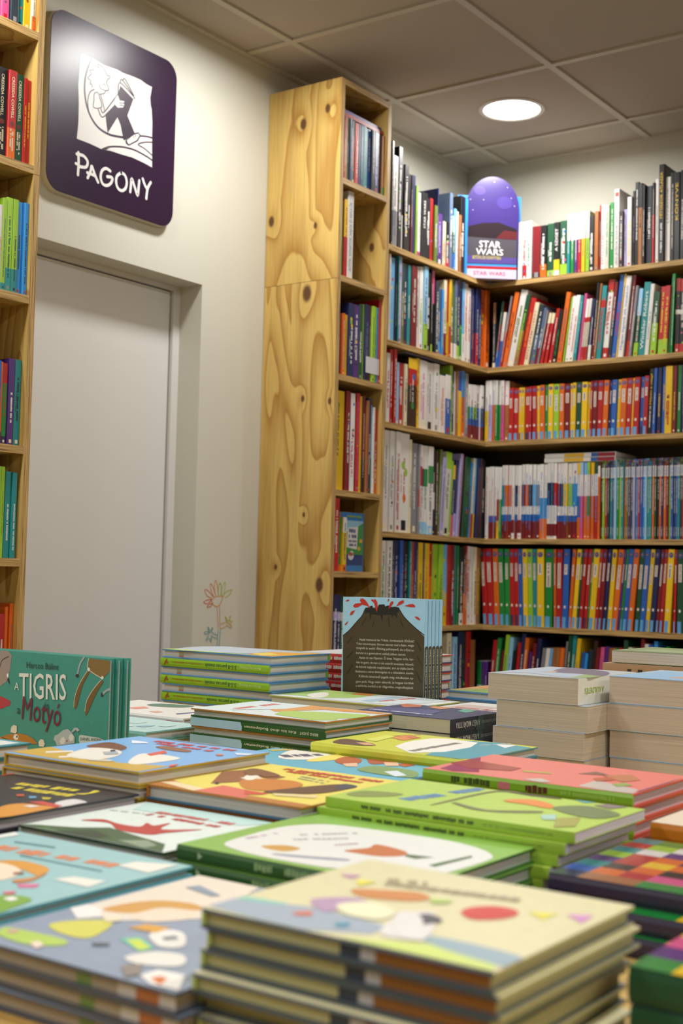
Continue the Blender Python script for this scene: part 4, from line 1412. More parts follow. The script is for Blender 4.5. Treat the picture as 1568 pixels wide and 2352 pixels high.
ROWS.append(('knotty case', 6, [
    (-1267, 22, 271, 0, (70, 'navy', 10, 'lavender', 'navy'), 'white'),
    (-1244, 19, 270, 0, (70, 'navy', 10, 'lavender', 'navy'), 'white'),
    (-1225, 18, 268, 0, (70, 'dark green', 10, 'pale green', 'dark green'), 'white'),
]))
ROWS.append(('sign case', 0, [
    (-2724, 17, 112, 0, ('navy',)),
    (-2706, 21, 111, 0, ('red',)),
    (-2685, 25, 128, 0, ('green',)),
    (-2660, 23, 129, 0, ('lime green',)),
    (-2637, 24, 136, 0, ('pink',)),
    (-2613, 24, 137, 0, ('dark slate',)),
    (-2588, 20, 137, 0, ('teal',)),
    (-2568, 21, 139, 0, ('yellow',), 'maroon'),
    (-2547, 12, 140, 0, (18, 'orange', 'cream')),
]))
ROWS.append(('sign case', 1, [
    (-2702, 21, 211, 0, ('blue',)),
    (-2681, 21, 212, 0, ('orange',)),
    (-2659, 14, 212, 0, ('grey',)),
    (-2645, 20, 211, 0, ('sky blue',), 'navy', None, 'CRESSIDA COWELL'),
    (-2625, 28, 212, 0, ('black',), 'cream', None, 'CRESSIDA COWELL'),
    (-2597, 24, 212, 0, (35, 'orange', 'red'), 'cream', None, 'CRESSIDA COWELL'),
    (-2573, 23, 211, 0, ('dark green',), 'cream', None, 'CRESSIDA COWELL'),
    (-2549, 12, 208, 0, ('red',), 'yellow'),
    (-2537, 14, 208, 0, ('red',), 'yellow'),
]))
ROWS.append(('sign case', 2, [
    (-2676, 17, 206, 0, ('red',)),
    (-2658, 17, 209, 0, ('white',)),
    (-2641, 18, 212, 0, ('blue',)),
    (-2623, 8, 203, 0, ('white',), 'red'),
    (-2615, 8, 200, 0, ('white',), 'orange'),
    (-2607, 13, 218, 0, (8, 'teal', 'lime green')),
    (-2594, 19, 223, 0, (25, 'teal', 'lime green'), 'dark green'),
    (-2575, 16, 223, 0, (25, 'teal', 'lime green'), 'dark green'),
    (-2559, 17, 222, 0, ('bright blue',), 'dark slate'),
    (-2542, 14, 222, 0, ('bright blue',), 'dark slate'),
]))
ROWS.append(('sign case', 3, [
    (-2649, 21, 197, 0, ('maroon',)),
    (-2628, 18, 197, 0, ('yellow',)),
    (-2610, 11, 194, 0, ('blue',), 'yellow'),
    (-2599, 9, 193, 0, (15, 'maroon', 'orange')),
    (-2590, 15, 191, 0, (10, 'navy', 65, 'green', 'red'), 'red'),
    (-2575, 19, 204, 0, ('purple',), 'white'),
    (-2556, 20, 204, 0, ('teal',), 'dark slate'),
]))
ROWS.append(('sign case', 4, [
    (-2643, 16, 215, 0, ('orange',)),
    (-2627, 16, 214, 0, ('blue',)),
    (-2611, 14, 213, 0, ('lime green',)),
    (-2597, 12, 213, 0, ('lime green',), 'olive'),
    (-2585, 17, 203, 0, ('teal',), 'white'),
    (-2568, 15, 201, 0, ('teal',), 'white'),
]))
ROWS.append(('sign case', 5, [
    (-2611, 16, 220, 0, ('sky blue',)),
    (-2595, 15, 213, 0, ('light blue',)),
    (-2580, 9, 205, 0, (60, 'white', 20, 'blue', 'white'), 'slate blue'),
    (-2570, 11, 204, 0, (60, 'white', 20, 'blue', 'white'), 'slate blue'),
    (-2558, 18, 203, 0, (25, 'white', 'red'), 'white'),
    (-2538, 10, 219, 0, ('orange',)),
    (-2527, 11, 227, 0, ('orange',), 'slate blue'),
]))

_need = set()
for _v in ART.values():
    for _it in _v:
        if _it[0] in ('text', 'bold'):
            _need.add((_it[2], _it[0] == 'bold'))
for _c, _n, _v in ROWS:
    for _b in _v:
        if len(_b) > 7:
            _need.add((_b[7], True))
TX = dict(s358='3-5-8 perces mesék', s358b='– vacsorához és lefekvéshez', s358c='Maren von Klitzing', dinob='Két kis dinó Budapesten', dinoa='BERG JUDIT',
          dinoz='Két kis dinó a zsírkréta korban', navy='A NÉGY MADÁR TITKA', navyb='BERG JUDIT & KERTÉSZ ERZSI', kul='A KÜLDETÉS',
          star='STAR', wars='WARS', starwars='STAR WARS', betu='BETŰFALÓK KÖNYVTÁRA')
for _s in TX.values():
    _need.add((_s, True))
prepare_text(sorted(_need))

# ------------------------------------------------------------------ room shell
def quadbox(name, x0, x1, y0, y1, z0, z1, mat, parent=None):
    return MB().box(x0, x1, y0, y1, z0, z1).build(name, mat, parent)

structure(quadbox('floor', -0.3, ROOM_X, ROOM_Y, 0.1, -0.1, 0.0, M['floor']))
DOOR_R, DOOR_L, HEAD, REV = -1.607, -2.62, 2.117, 0.09
wl = MB()
wl.box(-0.22, 0, DOOR_R, 0.12, 0, CEIL + 0.1)
wl.box(-0.22, 0, ROOM_Y, DOOR_L, 0, CEIL + 0.1)
wl.box(-0.22, 0, DOOR_L, DOOR_R, HEAD, CEIL + 0.1)
structure(wl.build('wall_left', M['wall']))
structure(quadbox('wall_back', -0.22, ROOM_X + 0.12, 0, 0.12, 0, CEIL + 0.1, M['wall']))
structure(quadbox('wall_right', ROOM_X, ROOM_X + 0.12, ROOM_Y, 0, 0, CEIL + 0.1, M['wall_far']))
structure(quadbox('wall_front', -0.22, ROOM_X + 0.12, ROOM_Y - 0.12, ROOM_Y, 0, CEIL + 0.1, M['wall_far']))
for nm, (x0, x1, y0, y1) in (('baseboard_back', (1.2, ROOM_X, -0.015, 0)), ('baseboard_left', (0, 0.015, -1.607, -1.31)), ('baseboard_right', (ROOM_X - 0.015, ROOM_X, ROOM_Y, 0))):
    structure(quadbox(nm, x0, x1, y0, y1, 0, 0.07, M['trim']))

door = MB()
door.box(-REV - 0.055, -REV - 0.012, DOOR_L, -1.641, 0.01, HEAD - 0.018)
dobj = structure(door.build('door_1', M['door']))
fr = MB()
fr.box(-REV - 0.07, -REV, -1.636, DOOR_R, 0, HEAD)
fr.box(-REV - 0.07, -REV, DOOR_L, -1.636, HEAD - 0.014, HEAD)
fr.build('door_frame', M['door'], dobj)
sl = MB()
sl.box(-REV - 0.06, -REV - 0.016, -1.641, -1.636, 0, HEAD - 0.014)
sl.box(-REV - 0.06, -REV - 0.016, DOOR_L, -1.641, HEAD - 0.018, HEAD - 0.014)
sl.build('door_seal', M['seal'], dobj)

# ceiling: grid of bars with tiles laid in it
ceil_b = MB().box(-0.22, ROOM_X + 0.12, ROOM_Y - 0.12, 0.12, CEIL + 0.03, CEIL + 0.1)
ceil = structure(ceil_b.build('ceiling', M['bar']))
GX = [0.0] + [0.191 + 0.6 * i for i in range(10) if 0.191 + 0.6 * i < ROOM_X] + [ROOM_X]
GY = [0.0] + [-0.237 - 0.6 * i for i in range(12) if -0.237 - 0.6 * i > ROOM_Y] + [ROOM_Y]
LX = [0.491 + 2.4 * i for i in range(3)]
LY = [-0.537 - 1.2 * i for i in range(6)]
tile_meshes = {}
for i in range(len(GX) - 1):
    for j in range(len(GY) - 1):
        x0, x1, y1, y0 = GX[i], GX[i + 1], GY[j], GY[j + 1]
        w, d = round(x1 - x0, 4), round(y1 - y0, 4)
        if (w, d) not in tile_meshes:
            mb = MB()
            g = 0.011
            mb.box(g, w - g, g, d - g, 0.007, 0.022)
            tile_meshes[(w, d)] = mb.mesh('ceiling_tile', M['tile'])
        link('ceiling_tile', tile_meshes[(w, d)], ceil, (x0, y0, CEIL))
for x in GX[1:-1]:
    MB().box(x - 0.012, x + 0.012, ROOM_Y, 0, CEIL, CEIL + 0.026).build('grid_bar', M['bar'], ceil)
for y in GY[1:-1]:
    for i in range(len(GX) - 1):
        MB().box(GX[i] + 0.012, GX[i + 1] - 0.012, y - 0.012, y + 0.012, CEIL, CEIL + 0.026).build('grid_bar', M['bar'], ceil)
for n, (x0, x1, y0, y1) in enumerate(((0, 0.022, ROOM_Y, 0), (0.022, ROOM_X - 0.022, -0.022, 0), (ROOM_X - 0.022, ROOM_X, ROOM_Y, 0), (0.022, ROOM_X - 0.022, ROOM_Y, ROOM_Y + 0.022)), 1):
    t = MB().box(x0, x1, y0, y1, CEIL - 0.004, CEIL + 0.03)
    structure(t.build('trim_%d' % n, M['bar']))

# round recessed downlights
def lathe(profile, n=40):
    mb = MB()
    for (r0, z0), (r1, z1) in zip(profile, profile[1:]):
        for i in range(n):
            a, b = 2 * math.pi * i / n, 2 * math.pi * (i + 1) / n
            mb.face([(r0 * math.cos(a), r0 * math.sin(a), z0), (r1 * math.cos(a), r1 * math.sin(a), z1),
                     (r1 * math.cos(b), r1 * math.sin(b), z1), (r0 * math.cos(b), r0 * math.sin(b), z0)])
    return mb
ring_me = lathe([(0.118, 0.0), (0.116, -0.004), (0.103, -0.005), (0.099, 0.0)]).mesh('trim_ring', M['ring'])
dm = MB()
dm.face([(0.0995 * math.cos(-2 * math.pi * i / 40), 0.0995 * math.sin(-2 * math.pi * i / 40), -0.0008) for i in range(40)])
diff_me = dm.mesh('diffuser', M['lamp'])
lamp_d = bpy.data.lights.new('light_source', 'AREA')
lamp_d.shape = 'DISK'
lamp_d.size = 0.19
lamp_d.energy = LAMP
lamp_d.color = LAMP_COLOUR
lamp_d.spread = math.radians(172)
k = 0
for i, x in enumerate(LX):
    for j, y in enumerate(LY):
        k += 1
        where = {(0, 0): 'round white downlight glowing in the tile nearest the corner shelves',
                 (0, 1): 'round white downlight glowing above the doorway sign'}.get((i, j))
        if where is None:
            where = 'round ceiling downlight, %s from the door wall in the %s row from the shelf wall' % (ordinal(i + 1), ordinal(j + 1))
        t = thing('downlight', where, 'light', (x, y, CEIL + 0.0065), 'round recessed ceiling downlights')
        link('trim_ring', ring_me, t)
        link('diffuser', diff_me, t)
        o = link('light_source', lamp_d, t, (0, 0, -0.007))

# ------------------------------------------------------------------ sign with the reading child emblem
SX0, SX1, SZ0, SZ1, SR = -2.268, -1.771, 2.249, 2.752, 0.05
def round_rect(a0, a1, b0, b1, r, n=7):
    pts = []
    for cx_, cy_, s in ((a1 - r, b0 + r, -90), (a1 - r, b1 - r, 0), (a0 + r, b1 - r, 90), (a0 + r, b0 + r, 180)):
        for i in range(n + 1):
            t = math.radians(s + 90 * i / n)
            pts.append((cx_ + r * math.cos(t), cy_ + r * math.sin(t)))
    return pts
sign = thing('shop_sign', 'square purple sign with rounded corners and a white emblem of a reading child', 'sign', (0, -2.02, SZ0))
so = Vector(sign.location)
rr = round_rect(SX0, SX1, SZ0, SZ1, SR)
sb = MB()
sb.face([Vector((0.020, a, b)) - so for a, b in rr])
sb.face([Vector((0.0, a, b)) - so for a, b in rr[::-1]])
for (a, b), (c, d) in zip(rr, rr[1:] + rr[:1]):
    sb.face([Vector((0, a, b)) - so, Vector((0, c, d)) - so, Vector((0.020, c, d)) - so, Vector((0.020, a, b)) - so])
sb.build('backing_board', M['sign_edge'], sign)
fb = MB()
purple = lin('2c1732')
rf = round_rect(SX0 + 0.001, SX1 - 0.001, SZ0 + 0.001, SZ1 - 0.001, SR)
fb.face([Vector((0.022, a, b)) - so for a, b in rf], purple)
for (a, b), (c, d) in zip(rf, rf[1:] + rf[:1]):
    fb.face([Vector((0.020, a, b)) - so, Vector((0.020, c, d)) - so, Vector((0.022, c, d)) - so, Vector((0.022, a, b)) - so], purple)
m_sign = mat_print('sign_face_satin', 0.33, 0.0, 0.02)
m_sign.node_tree.nodes['Principled BSDF'].inputs['Specular IOR Level'].default_value = 0.35
fb.build('face_plate', m_sign, sign)
art = Art()
art.STEP = 0.00003
art.load(ART['sign'])
sign_fn = lambda u, v, w: (0.022 + w - so.x, u - 2.5 - so.y, v + 2.0 - so.z)
em = Art(); em.s = [s for s in art.s if s[2] != lin('e6e4e2')]
le = Art(); le.s = [s for s in art.s if s[2] == lin('e6e4e2')]
link('emblem', em.mesh('emblem', M['print'], sign_fn), sign)
link('lettering', le.mesh('lettering', M['print'], sign_fn), sign)

# flower outline painted on the wall
fa = Art(0.0006)
fa.load(ART['flower'])
fl = link('wall_flower', fa.mesh('wall_flower', M['print'], lambda u, v, w: (w, u - 2.5, v + 0.5)))
tag(fl, 'thin multicoloured outline of a flower drawn on the cream wall', 'wall decal')

# ------------------------------------------------------------------ plywood bookcases
T = 0.019
EDGE = lambda: [M['wood'], M['ply_h'], M['ply_v']]
def bookcase(name, label, y0, y1, shelves, side_mats, xf=0.296, top=2.813, seam=2.167):
    o = thing(name, label, 'bookcase', (0.15, (y0 + y1) / 2, 0))
    off = Vector(o.location)
    def bx(nm, a, b, c, d, e, f, mats, mi):
        return MB().box(a - off.x, b - off.x, c - off.y, d - off.y, e, f, mi=mi).build(nm, mats, o)
    low_m, up_m = side_mats
    for (z0, z1, mm) in ((0, seam - 0.0006, low_m), (seam + 0.0006, top, up_m)):
        bx('side_panel', 0.002, xf, y0, y0 + T, z0, z1, [mm, M['ply_h'], M['ply_v'], M['wood_in']], {'+x': 2, '+z': 1, '+y': 3})
        bx('side_panel', 0.002, xf, y1 - T, y1, z0, z1, [M['wood_in'], M['ply_h'], M['ply_v']], {'+x': 2, '+z': 1})
    bx('top_panel', 0.008, xf, y0 + T, y1 - T, top - T, top, EDGE(), {'+x': 1})
    bx('back_panel', 0.002, 0.008, y0 + T, y1 - T, 0.07, top, M['wood_in'], None)
    bx('plinth', 0.02, xf - 0.03, y0 + T, y1 - T, 0, 0.07, M['wood'], None)
    for z in shelves:
        bx('shelf', 0.008, xf, y0 + T, y1 - T, z - T, z, EDGE(), {'+x': 1})
    return o
CZ = [2.493, 2.180, 1.8645, 1.4985, 1.2415, 0.8965, 0.50, 0.089]
LZ = [2.5105, 2.186, 1.873, 1.515, 1.2495, 0.9165, 0.50, 0.089]
bookcase('tall_bookcase', 'narrow tall plywood bookcase with a knotty side panel, next to the corner shelves', -1.304, -1.016, CZ, (M['panel_low'], M['panel_up']))
bookcase('tall_bookcase', 'narrow tall plywood bookcase standing beside the purple sign and door', -2.826, -2.527, LZ, (M['wood'], M['wood']))

SHZ = [2.362, 2.035, 1.753, 1.381, 1.056, 0.735, 0.40, 0.08]
unit = thing('corner_shelving', 'plywood corner shelves crowded with books along two walls', 'shelving', (0.1, -0.1, 0))
uo = Vector(unit.location)
XE = 1.16
def ub(nm, a, b, c, d, e, f, mats, mi=None):
    return MB().box(a - uo.x, b - uo.x, c - uo.y, d - uo.y, e, f, mi=mi).build(nm, mats, unit)
M['wood_flat'] = mat_wood('plywood_shelf_face', plane='flat', seed=2.2)
FE = [M['wood_flat'], M['ply_h'], M['ply_v']]
for z in SHZ:
    ub('shelf', 0.002, 0.25, -1.0145, -0.25, z - T, z, FE, {'+x': 1})
    ub('shelf', 0.002, XE - T, -0.25, -0.002, z - T, z, FE, {'-y': 1})
M['back'] = mat_plain('shelf_back_shade', '5e5446', 0.8)  # dark brown-grey, the shade behind the books put into the colour
ub('back_panel', 0.0005, 0.002, -1.0145, -0.002, 0.06, SHZ[0] - T, M['back'])  # thin sheets added over both walls to carry that painted shade
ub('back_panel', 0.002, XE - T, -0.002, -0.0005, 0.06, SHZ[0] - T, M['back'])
ub('end_panel', XE - T, XE, -0.25, -0.002, 0, 2.42, [M['wood'], M['ply_h'], M['wood']], {'-y': 1})
ub('plinth', 0.002, 0.22, -1.0145, -0.25, 0, 0.06, M['wood'])
ub('plinth', 0.002, XE - T, -0.22, -0.002, 0, 0.06, M['wood'])

# ------------------------------------------------------------------ standing books
PAGE = lin('d8d2c2')
def parse(spec):
    spec = list(spec) + [None] * (4 - len(spec))
    cols, ink, style, title = spec
    bands, acc, w = [], 0.0, None
    for q in cols:
        if isinstance(q, int):
            w = q / 100
        else:
            nxt = min(1.0, acc + w) if w else 1.0
            bands.append((acc, nxt, q))
            acc, w = nxt, None
    if bands[-1][1] < 1:
        bands[-1] = (bands[-1][0], 1.0, bands[-1][2])
    return bands, ink, style, title

def shade(c, k):
    return tuple(min(1, x * k) for x in c)

def standing(name, t, h, d, spec, seed):
    """book upright, spine towards -y, foot at z=0, thickness along x; returns cover, pages, print meshes"""
    rnd = random.Random(seed)
    bands, ink, style, title = parse(spec)
    jit = rnd.uniform(0.9, 1.08)
    main = max(bands, key=lambda b: b[1] - b[0])[2]
    bc = shade(PALL[main], jit)
    hard = t > 0.009
    bt = 0.0022 if hard else 0.0007
    c = min(0.0022 if hard else 0.0008, t * 0.22)
    ins = 0.003 if hard else 0.0003
    cov = MB()
    cov.box(0, bt, c, d, 0, h, bc)
    cov.box(t - bt, t, c, d, 0, h, bc)
    prof = [(0, c), (c * 0.35, c * 0.35), (c, 0), (t - c, 0), (t - c * 0.35, c * 0.35), (t, c)]
    zz = [b[0] * h for b in bands] + [h]
    for (z0, z1), b in zip(zip(zz, zz[1:]), bands):
        cc = shade(PALL[b[2]], jit)
        for (x0, y0), (x1, y1) in zip(prof, prof[1:]):
            cov.face([(x0, y0, z0), (x1, y1, z0), (x1, y1, z1), (x0, y0, z1)], cc)
    for z, rev in ((0.0, True), (h, False)):
        pr = [(x, y, z) for x, y in prof] + [(t - bt, c + bt * 0.3, z), (bt, c + bt * 0.3, z)]
        cov.face(pr[::-1] if rev else pr, bc)
    cov.face([(bt, c + bt * 0.3, 0), (bt, c + bt * 0.3, h), (t - bt, c + bt * 0.3, h), (t - bt, c + bt * 0.3, 0)], bc)
    pg = MB().box(bt, t - bt, c + bt * 0.3 + 0.0004, d - ins, ins, h - ins, PAGE)
    a = Art(0.0001)
    a.STEP = 0.00003
    u0, u1 = c + 0.0002, t - c - 0.0002
    uw = u1 - u0
    um = (u0 + u1) / 2
    Wt = PALL['white']
    if style == 'plate':
        dark = main in ('yellow', 'lime green') and rnd.random() < 0.5
        a.rect(u0, u0 + uw * 0.72, h * 0.0, h * 0.14, lin('5c9ed6') if rnd.random() < 0.85 else lin('28365c'))
        top = h * rnd.uniform(0.80, 0.83)
        bot = h * rnd.uniform(0.50, 0.68)
        a.rect(u0 + uw * 0.12, u0 + uw * 0.78, bot, top, lin('d8cfc4'))
        a.marks((um - uw * 0.05, bot + 0.003), (um - uw * 0.05, top - 0.003), uw * 0.3, lin('8a5a56') if not dark else lin('445a88'), seed)
        a.disc(um - uw * 0.06, h * 0.265, min(uw * 0.34, 0.004), min(uw * 0.34, 0.004) * 1.4, lin('ded6cc'), 10)
        a.disc(um, h * 0.93, uw * 0.46, h * 0.035, lin('37548f'), 12)
        a.disc(um - uw * 0.08, h * 0.935, uw * 0.2, h * 0.012, lin('b86a48'), 8)
    elif style == 'series':
        for q in range(5):
            a.rect(u0, u1, h * (0.905 + q * 0.019), h * (0.924 + q * 0.019), shade(PALL[rnd.choice(['dark slate', 'dark green', 'slate blue', 'olive', 'dark brown', 'grey', 'blue', 'maroon', 'black'])], 0.8))
        a.rect(u0, u1, h * 0.775, h * 0.905, lin('d4d2cf'))
        a.marks((um, h * 0.79), (um, h * 0.89), uw * 0.5, lin('4a78b8'), seed)
        a.marks((um, h * rnd.uniform(0.28, 0.5)), (um, h * 0.74), uw * 0.45, lin('cfd6d0'), seed + 1)
        a.marks((um, h * 0.04), (um, h * 0.15), uw * 0.4, lin('cfd6d0'), seed + 2)
    elif title:
        col = PALL[ink or 'white']
        if 'CRESSIDA' in title:
            a.text(title, (um - uw * 0.22, h * 0.93), (um - uw * 0.22, h * 0.46), col, True, height=min(uw * 0.45, 0.008))
            a.disc(um, h * 0.40, uw * 0.3, h * 0.03, lin('6a2a24'))
            a.marks((um + uw * 0.12, h * 0.34), (um + uw * 0.12, h * 0.1), uw * 0.26, lin('d8ccb0'), seed)
            a.marks((um - uw * 0.2, h * 0.34), (um - uw * 0.2, h * 0.14), uw * 0.26, lin('d8ccb0'), seed + 5)
        elif 'LEGO' in title:
            lo, hi = h * 0.04, h * 0.54
            a.text(title, (um + uw * 0.27, lo), (um + uw * 0.27, hi), col, True, height=uw * 0.55)
            a.rect(u0 + uw * 0.08, u1 - uw * 0.08, h * 0.905, h * 0.96, lin('c02020'))
            a.marks((um, h * 0.58), (um, h * 0.86), uw * 0.3, lin('5a8a80'), seed)
        else:
            lo, hi = h * 0.09, h * 0.88
            if len(title) < 10:
                lo, hi = h * 0.46, h * 0.88
            if 'Milyen' in title or 'ATLASZA' in title:
                lo, hi = h * 0.45, h * 0.92
                a.marks((um, h * 0.1), (um, h * 0.42), uw * 0.4, Wt, seed)
            a.text(title, (um + uw * 0.22, lo), (um + uw * 0.22, hi), col, True, height=min(uw * 0.58, 0.013))
    else:
        ik = PALL[ink] if ink else (lin('d4cdbf') if sum(bc) < 0.75 else lin('5a5560'))
        s = min(max(uw * 0.42, 0.002), 0.009)
        if ink or rnd.random() < 0.75:
            lo = rnd.uniform(0.08, 0.35)
            hi = rnd.uniform(0.6, 0.92)
            a.marks((um, h * lo), (um, h * hi), s, ik, seed)
            if uw > 0.014:
                a.marks((um - uw * 0.3, h * (lo + 0.1)), (um - uw * 0.3, h * hi * 0.8), s * 0.5, shade(ik, 0.8), seed + 3)
        if rnd.random() < 0.6 and uw > 0.006:
            a.rect(um - uw * 0.25, um + uw * 0.25, h * 0.025, h * 0.025 + uw * 0.6, PALL[rnd.choice(['white', 'red', 'black', 'grey', 'cream'])])
        if rnd.random() < 0.35 and uw > 0.012:
            for q in range(3):
                a.disc(u0 + uw * rnd.uniform(0.25, 0.75), h * rnd.uniform(0.1, 0.9), uw * 0.18, uw * 0.25, PALL[rnd.choice(['red', 'green', 'yellow', 'orange', 'blue', 'lime green', 'pink', 'dark brown'])], 8)
    return cov, pg, a, main, ink, style, title

def put_standing(name, label, cat, t, h, d, spec, seed, loc, rot, group):
    cov, pg, a, *_ = standing(name, t, h, d, spec, seed)
    o = link(name, cov.mesh(name, M['cover']), None, loc, rot)
    tag(o, label, cat, group)
    link('page_block', pg.mesh('page_block', M['paper']), o)
    if a.s:
        flat_ink(link('spine_print', a.mesh('spine_print', M['print'], lambda u, v, w: (u, -w, v)), o))
    return o

ROWNAME = {1: 'top shelf', 2: 'second shelf', 3: 'third shelf', 4: 'fourth shelf', 5: 'fifth shelf', 6: 'sixth shelf'}
def kind_of(t, h, style, cell):
    if style == 'plate':
        return 'activity_book', 'activity book'
    if style == 'series':
        return 'early_reader', 'reader'
    if cell in 'CL':
        return 'storybook', 'storybook'
    if t > 0.031:
        return 'encyclopedia', 'encyclopedia'
    if h > 0.262:
        return 'picture_book', 'picture book'
    return 'paperback_book', 'paperback'
seed = 100
for cellname, num, books in ROWS:
    cell = {'beside case': 'A', 'shelf wall': 'B', 'knotty case': 'C', 'sign case': 'L'}[cellname]
    if cell in 'AB':
        z = SHZ[num - 1]
        gap = (SHZ[num - 2] - T if num > 1 else CEIL) - z
    else:
        zs = CZ if cell == 'C' else LZ
        if cell == 'C':
            z = zs[num - 1]
            gap = (zs[num - 2] - T if num > 1 else 2.813 - T) - z
        else:
            z = zs[num]
            gap = (zs[num - 1] - T if num > 0 else 2.813 - T) - z
    # metres, heights kept under the shelf above
    row = []
    for n, (s, t, h, ang, *spec) in enumerate(books, 1):
        if cell == 'L' and num == 0:
            h = 200 + n * 2
        a = math.radians(ang)
        th = t / 1000 - 0.0005
        h = min(h / 1000, (gap - 0.006) / math.cos(a) - abs(math.sin(a)) * th)
        row.append([s / 1000, th, h, a, spec])
    if cell in 'CL':      # keep the row between the side panels
        lo, hi = (-1.2845, -1.0355) if cell == 'C' else (-2.8065, -2.5465)
        over = max(0.0, row[-1][0] + row[-1][1] - hi)
        for r in row:
            r[0] -= over
        short = max(0.0, lo - row[0][0])
        if short:
            k_ = (hi - lo) / (row[-1][0] + row[-1][1] - row[0][0])
            r0 = row[0][0]
            for r in row:
                r[0] = lo + (r[0] - r0) * k_
                r[1] *= k_
    for p, q in reversed(list(zip(row, row[1:]))):      # a leaning book is thinner where its neighbour stands steeper
        H = min(p[2] * math.cos(p[3]), q[2] * math.cos(q[3])) + 0.004
        need = max(0.0, H * (math.tan(p[3]) - math.tan(q[3]))) + 0.0006 - (q[0] - p[0] - p[1])
        if need > 0:
            keep = max(0.0035, 0.6 * p[1])
            if p[1] - need < keep:
                p[3] = math.atan(math.tan(q[3]) + max(0.0, q[0] - p[0] - keep - 0.0007) / H)
                need = p[1] - keep
            p[1] -= need
    for n, (s, th, h, a, spec) in enumerate(row, 1):
        seed += 1
        rnd = random.Random(seed)
        t = max(0.0028, th * math.cos(a))
        ang = 1 if a > 1e-6 else -1 if a < -1e-6 else 0
        d = rnd.uniform(0.165, 0.205)
        bands, ink, style, title = parse(spec)
        main = max(bands, key=lambda b: b[1] - b[0])[2]
        nm, cat = kind_of(t, h, style, cell)
        others = [b[2] for b in bands if b[2] != main]
        if style == 'plate':
            extra = 'with title plate'
        elif style == 'series':
            extra = 'with white title band'
        elif title:
            extra = 'with printed title'
        elif others:
            extra = 'with %s band' % others[0]
        else:
            extra = 'with %s lettering' % ink if ink else 'with one-colour spine'
        if cell == 'A':
            place = '%s from tall bookcase, %s' % (ordinal(n), ROWNAME[num])
            grp = 'books on the %s next to the tall bookcase' % ROWNAME[num]
        elif cell == 'B':
            place = '%s from room corner, %s' % (ordinal(n), ROWNAME[num])
            grp = 'books on the %s from the room corner' % ROWNAME[num]
        elif cell == 'C':
            place = '%s in compartment %s of knotty bookcase' % (ordinal(n), ['one', 'two', 'three', 'four', 'five', 'six'][num - 1])
            grp = 'storybooks in the knotty tall bookcase'
        else:
            place = '%s in compartment %s, bookcase beside sign' % (ordinal(n), ['one', 'two', 'three', 'four', 'five', 'six'][num])
            grp = 'storybooks in the bookcase beside the sign'
        label = '%s %s %s, %s' % (main, cat, extra, place)
        setback = rnd.uniform(-0.004, 0.006)
        if cell == 'B':
            y = -0.25 + 0.012 + setback
            d = min(d, -y - 0.006)
            lz = 0.0
            if ang > 0:      # resting on the lower right edge
                piv = Vector((s + t / max(0.2, math.cos(a)), y, z))
                loc = piv - Matrix.Rotation(a, 3, 'Y') @ Vector((t, 0, 0))
            elif ang < 0:
                loc = Vector((s, y, z))
            else:
                loc = Vector((s, y, z))
            rot = (0, a, 0)
        else:
            xf = (0.25 if cell == 'A' else 0.296) - 0.012 - setback
            d = min(d, xf - 0.014)
            if ang > 0:
                piv = Vector((xf, s + t / max(0.2, math.cos(a)), z))
                R = Matrix.Rotation(math.pi / 2, 3, 'Z') @ Matrix.Rotation(a, 3, 'Y')
                loc = piv - R @ Vector((t, 0, 0))
            else:
                loc = Vector((xf, s, z))
            rot = (Matrix.Rotation(math.pi / 2, 3, 'Z') @ Matrix.Rotation(a, 3, 'Y')).to_euler()
        put_standing(nm, label, cat, t, h, d, spec, seed, loc + Vector((0, 0, 0.0003)), rot, grp)

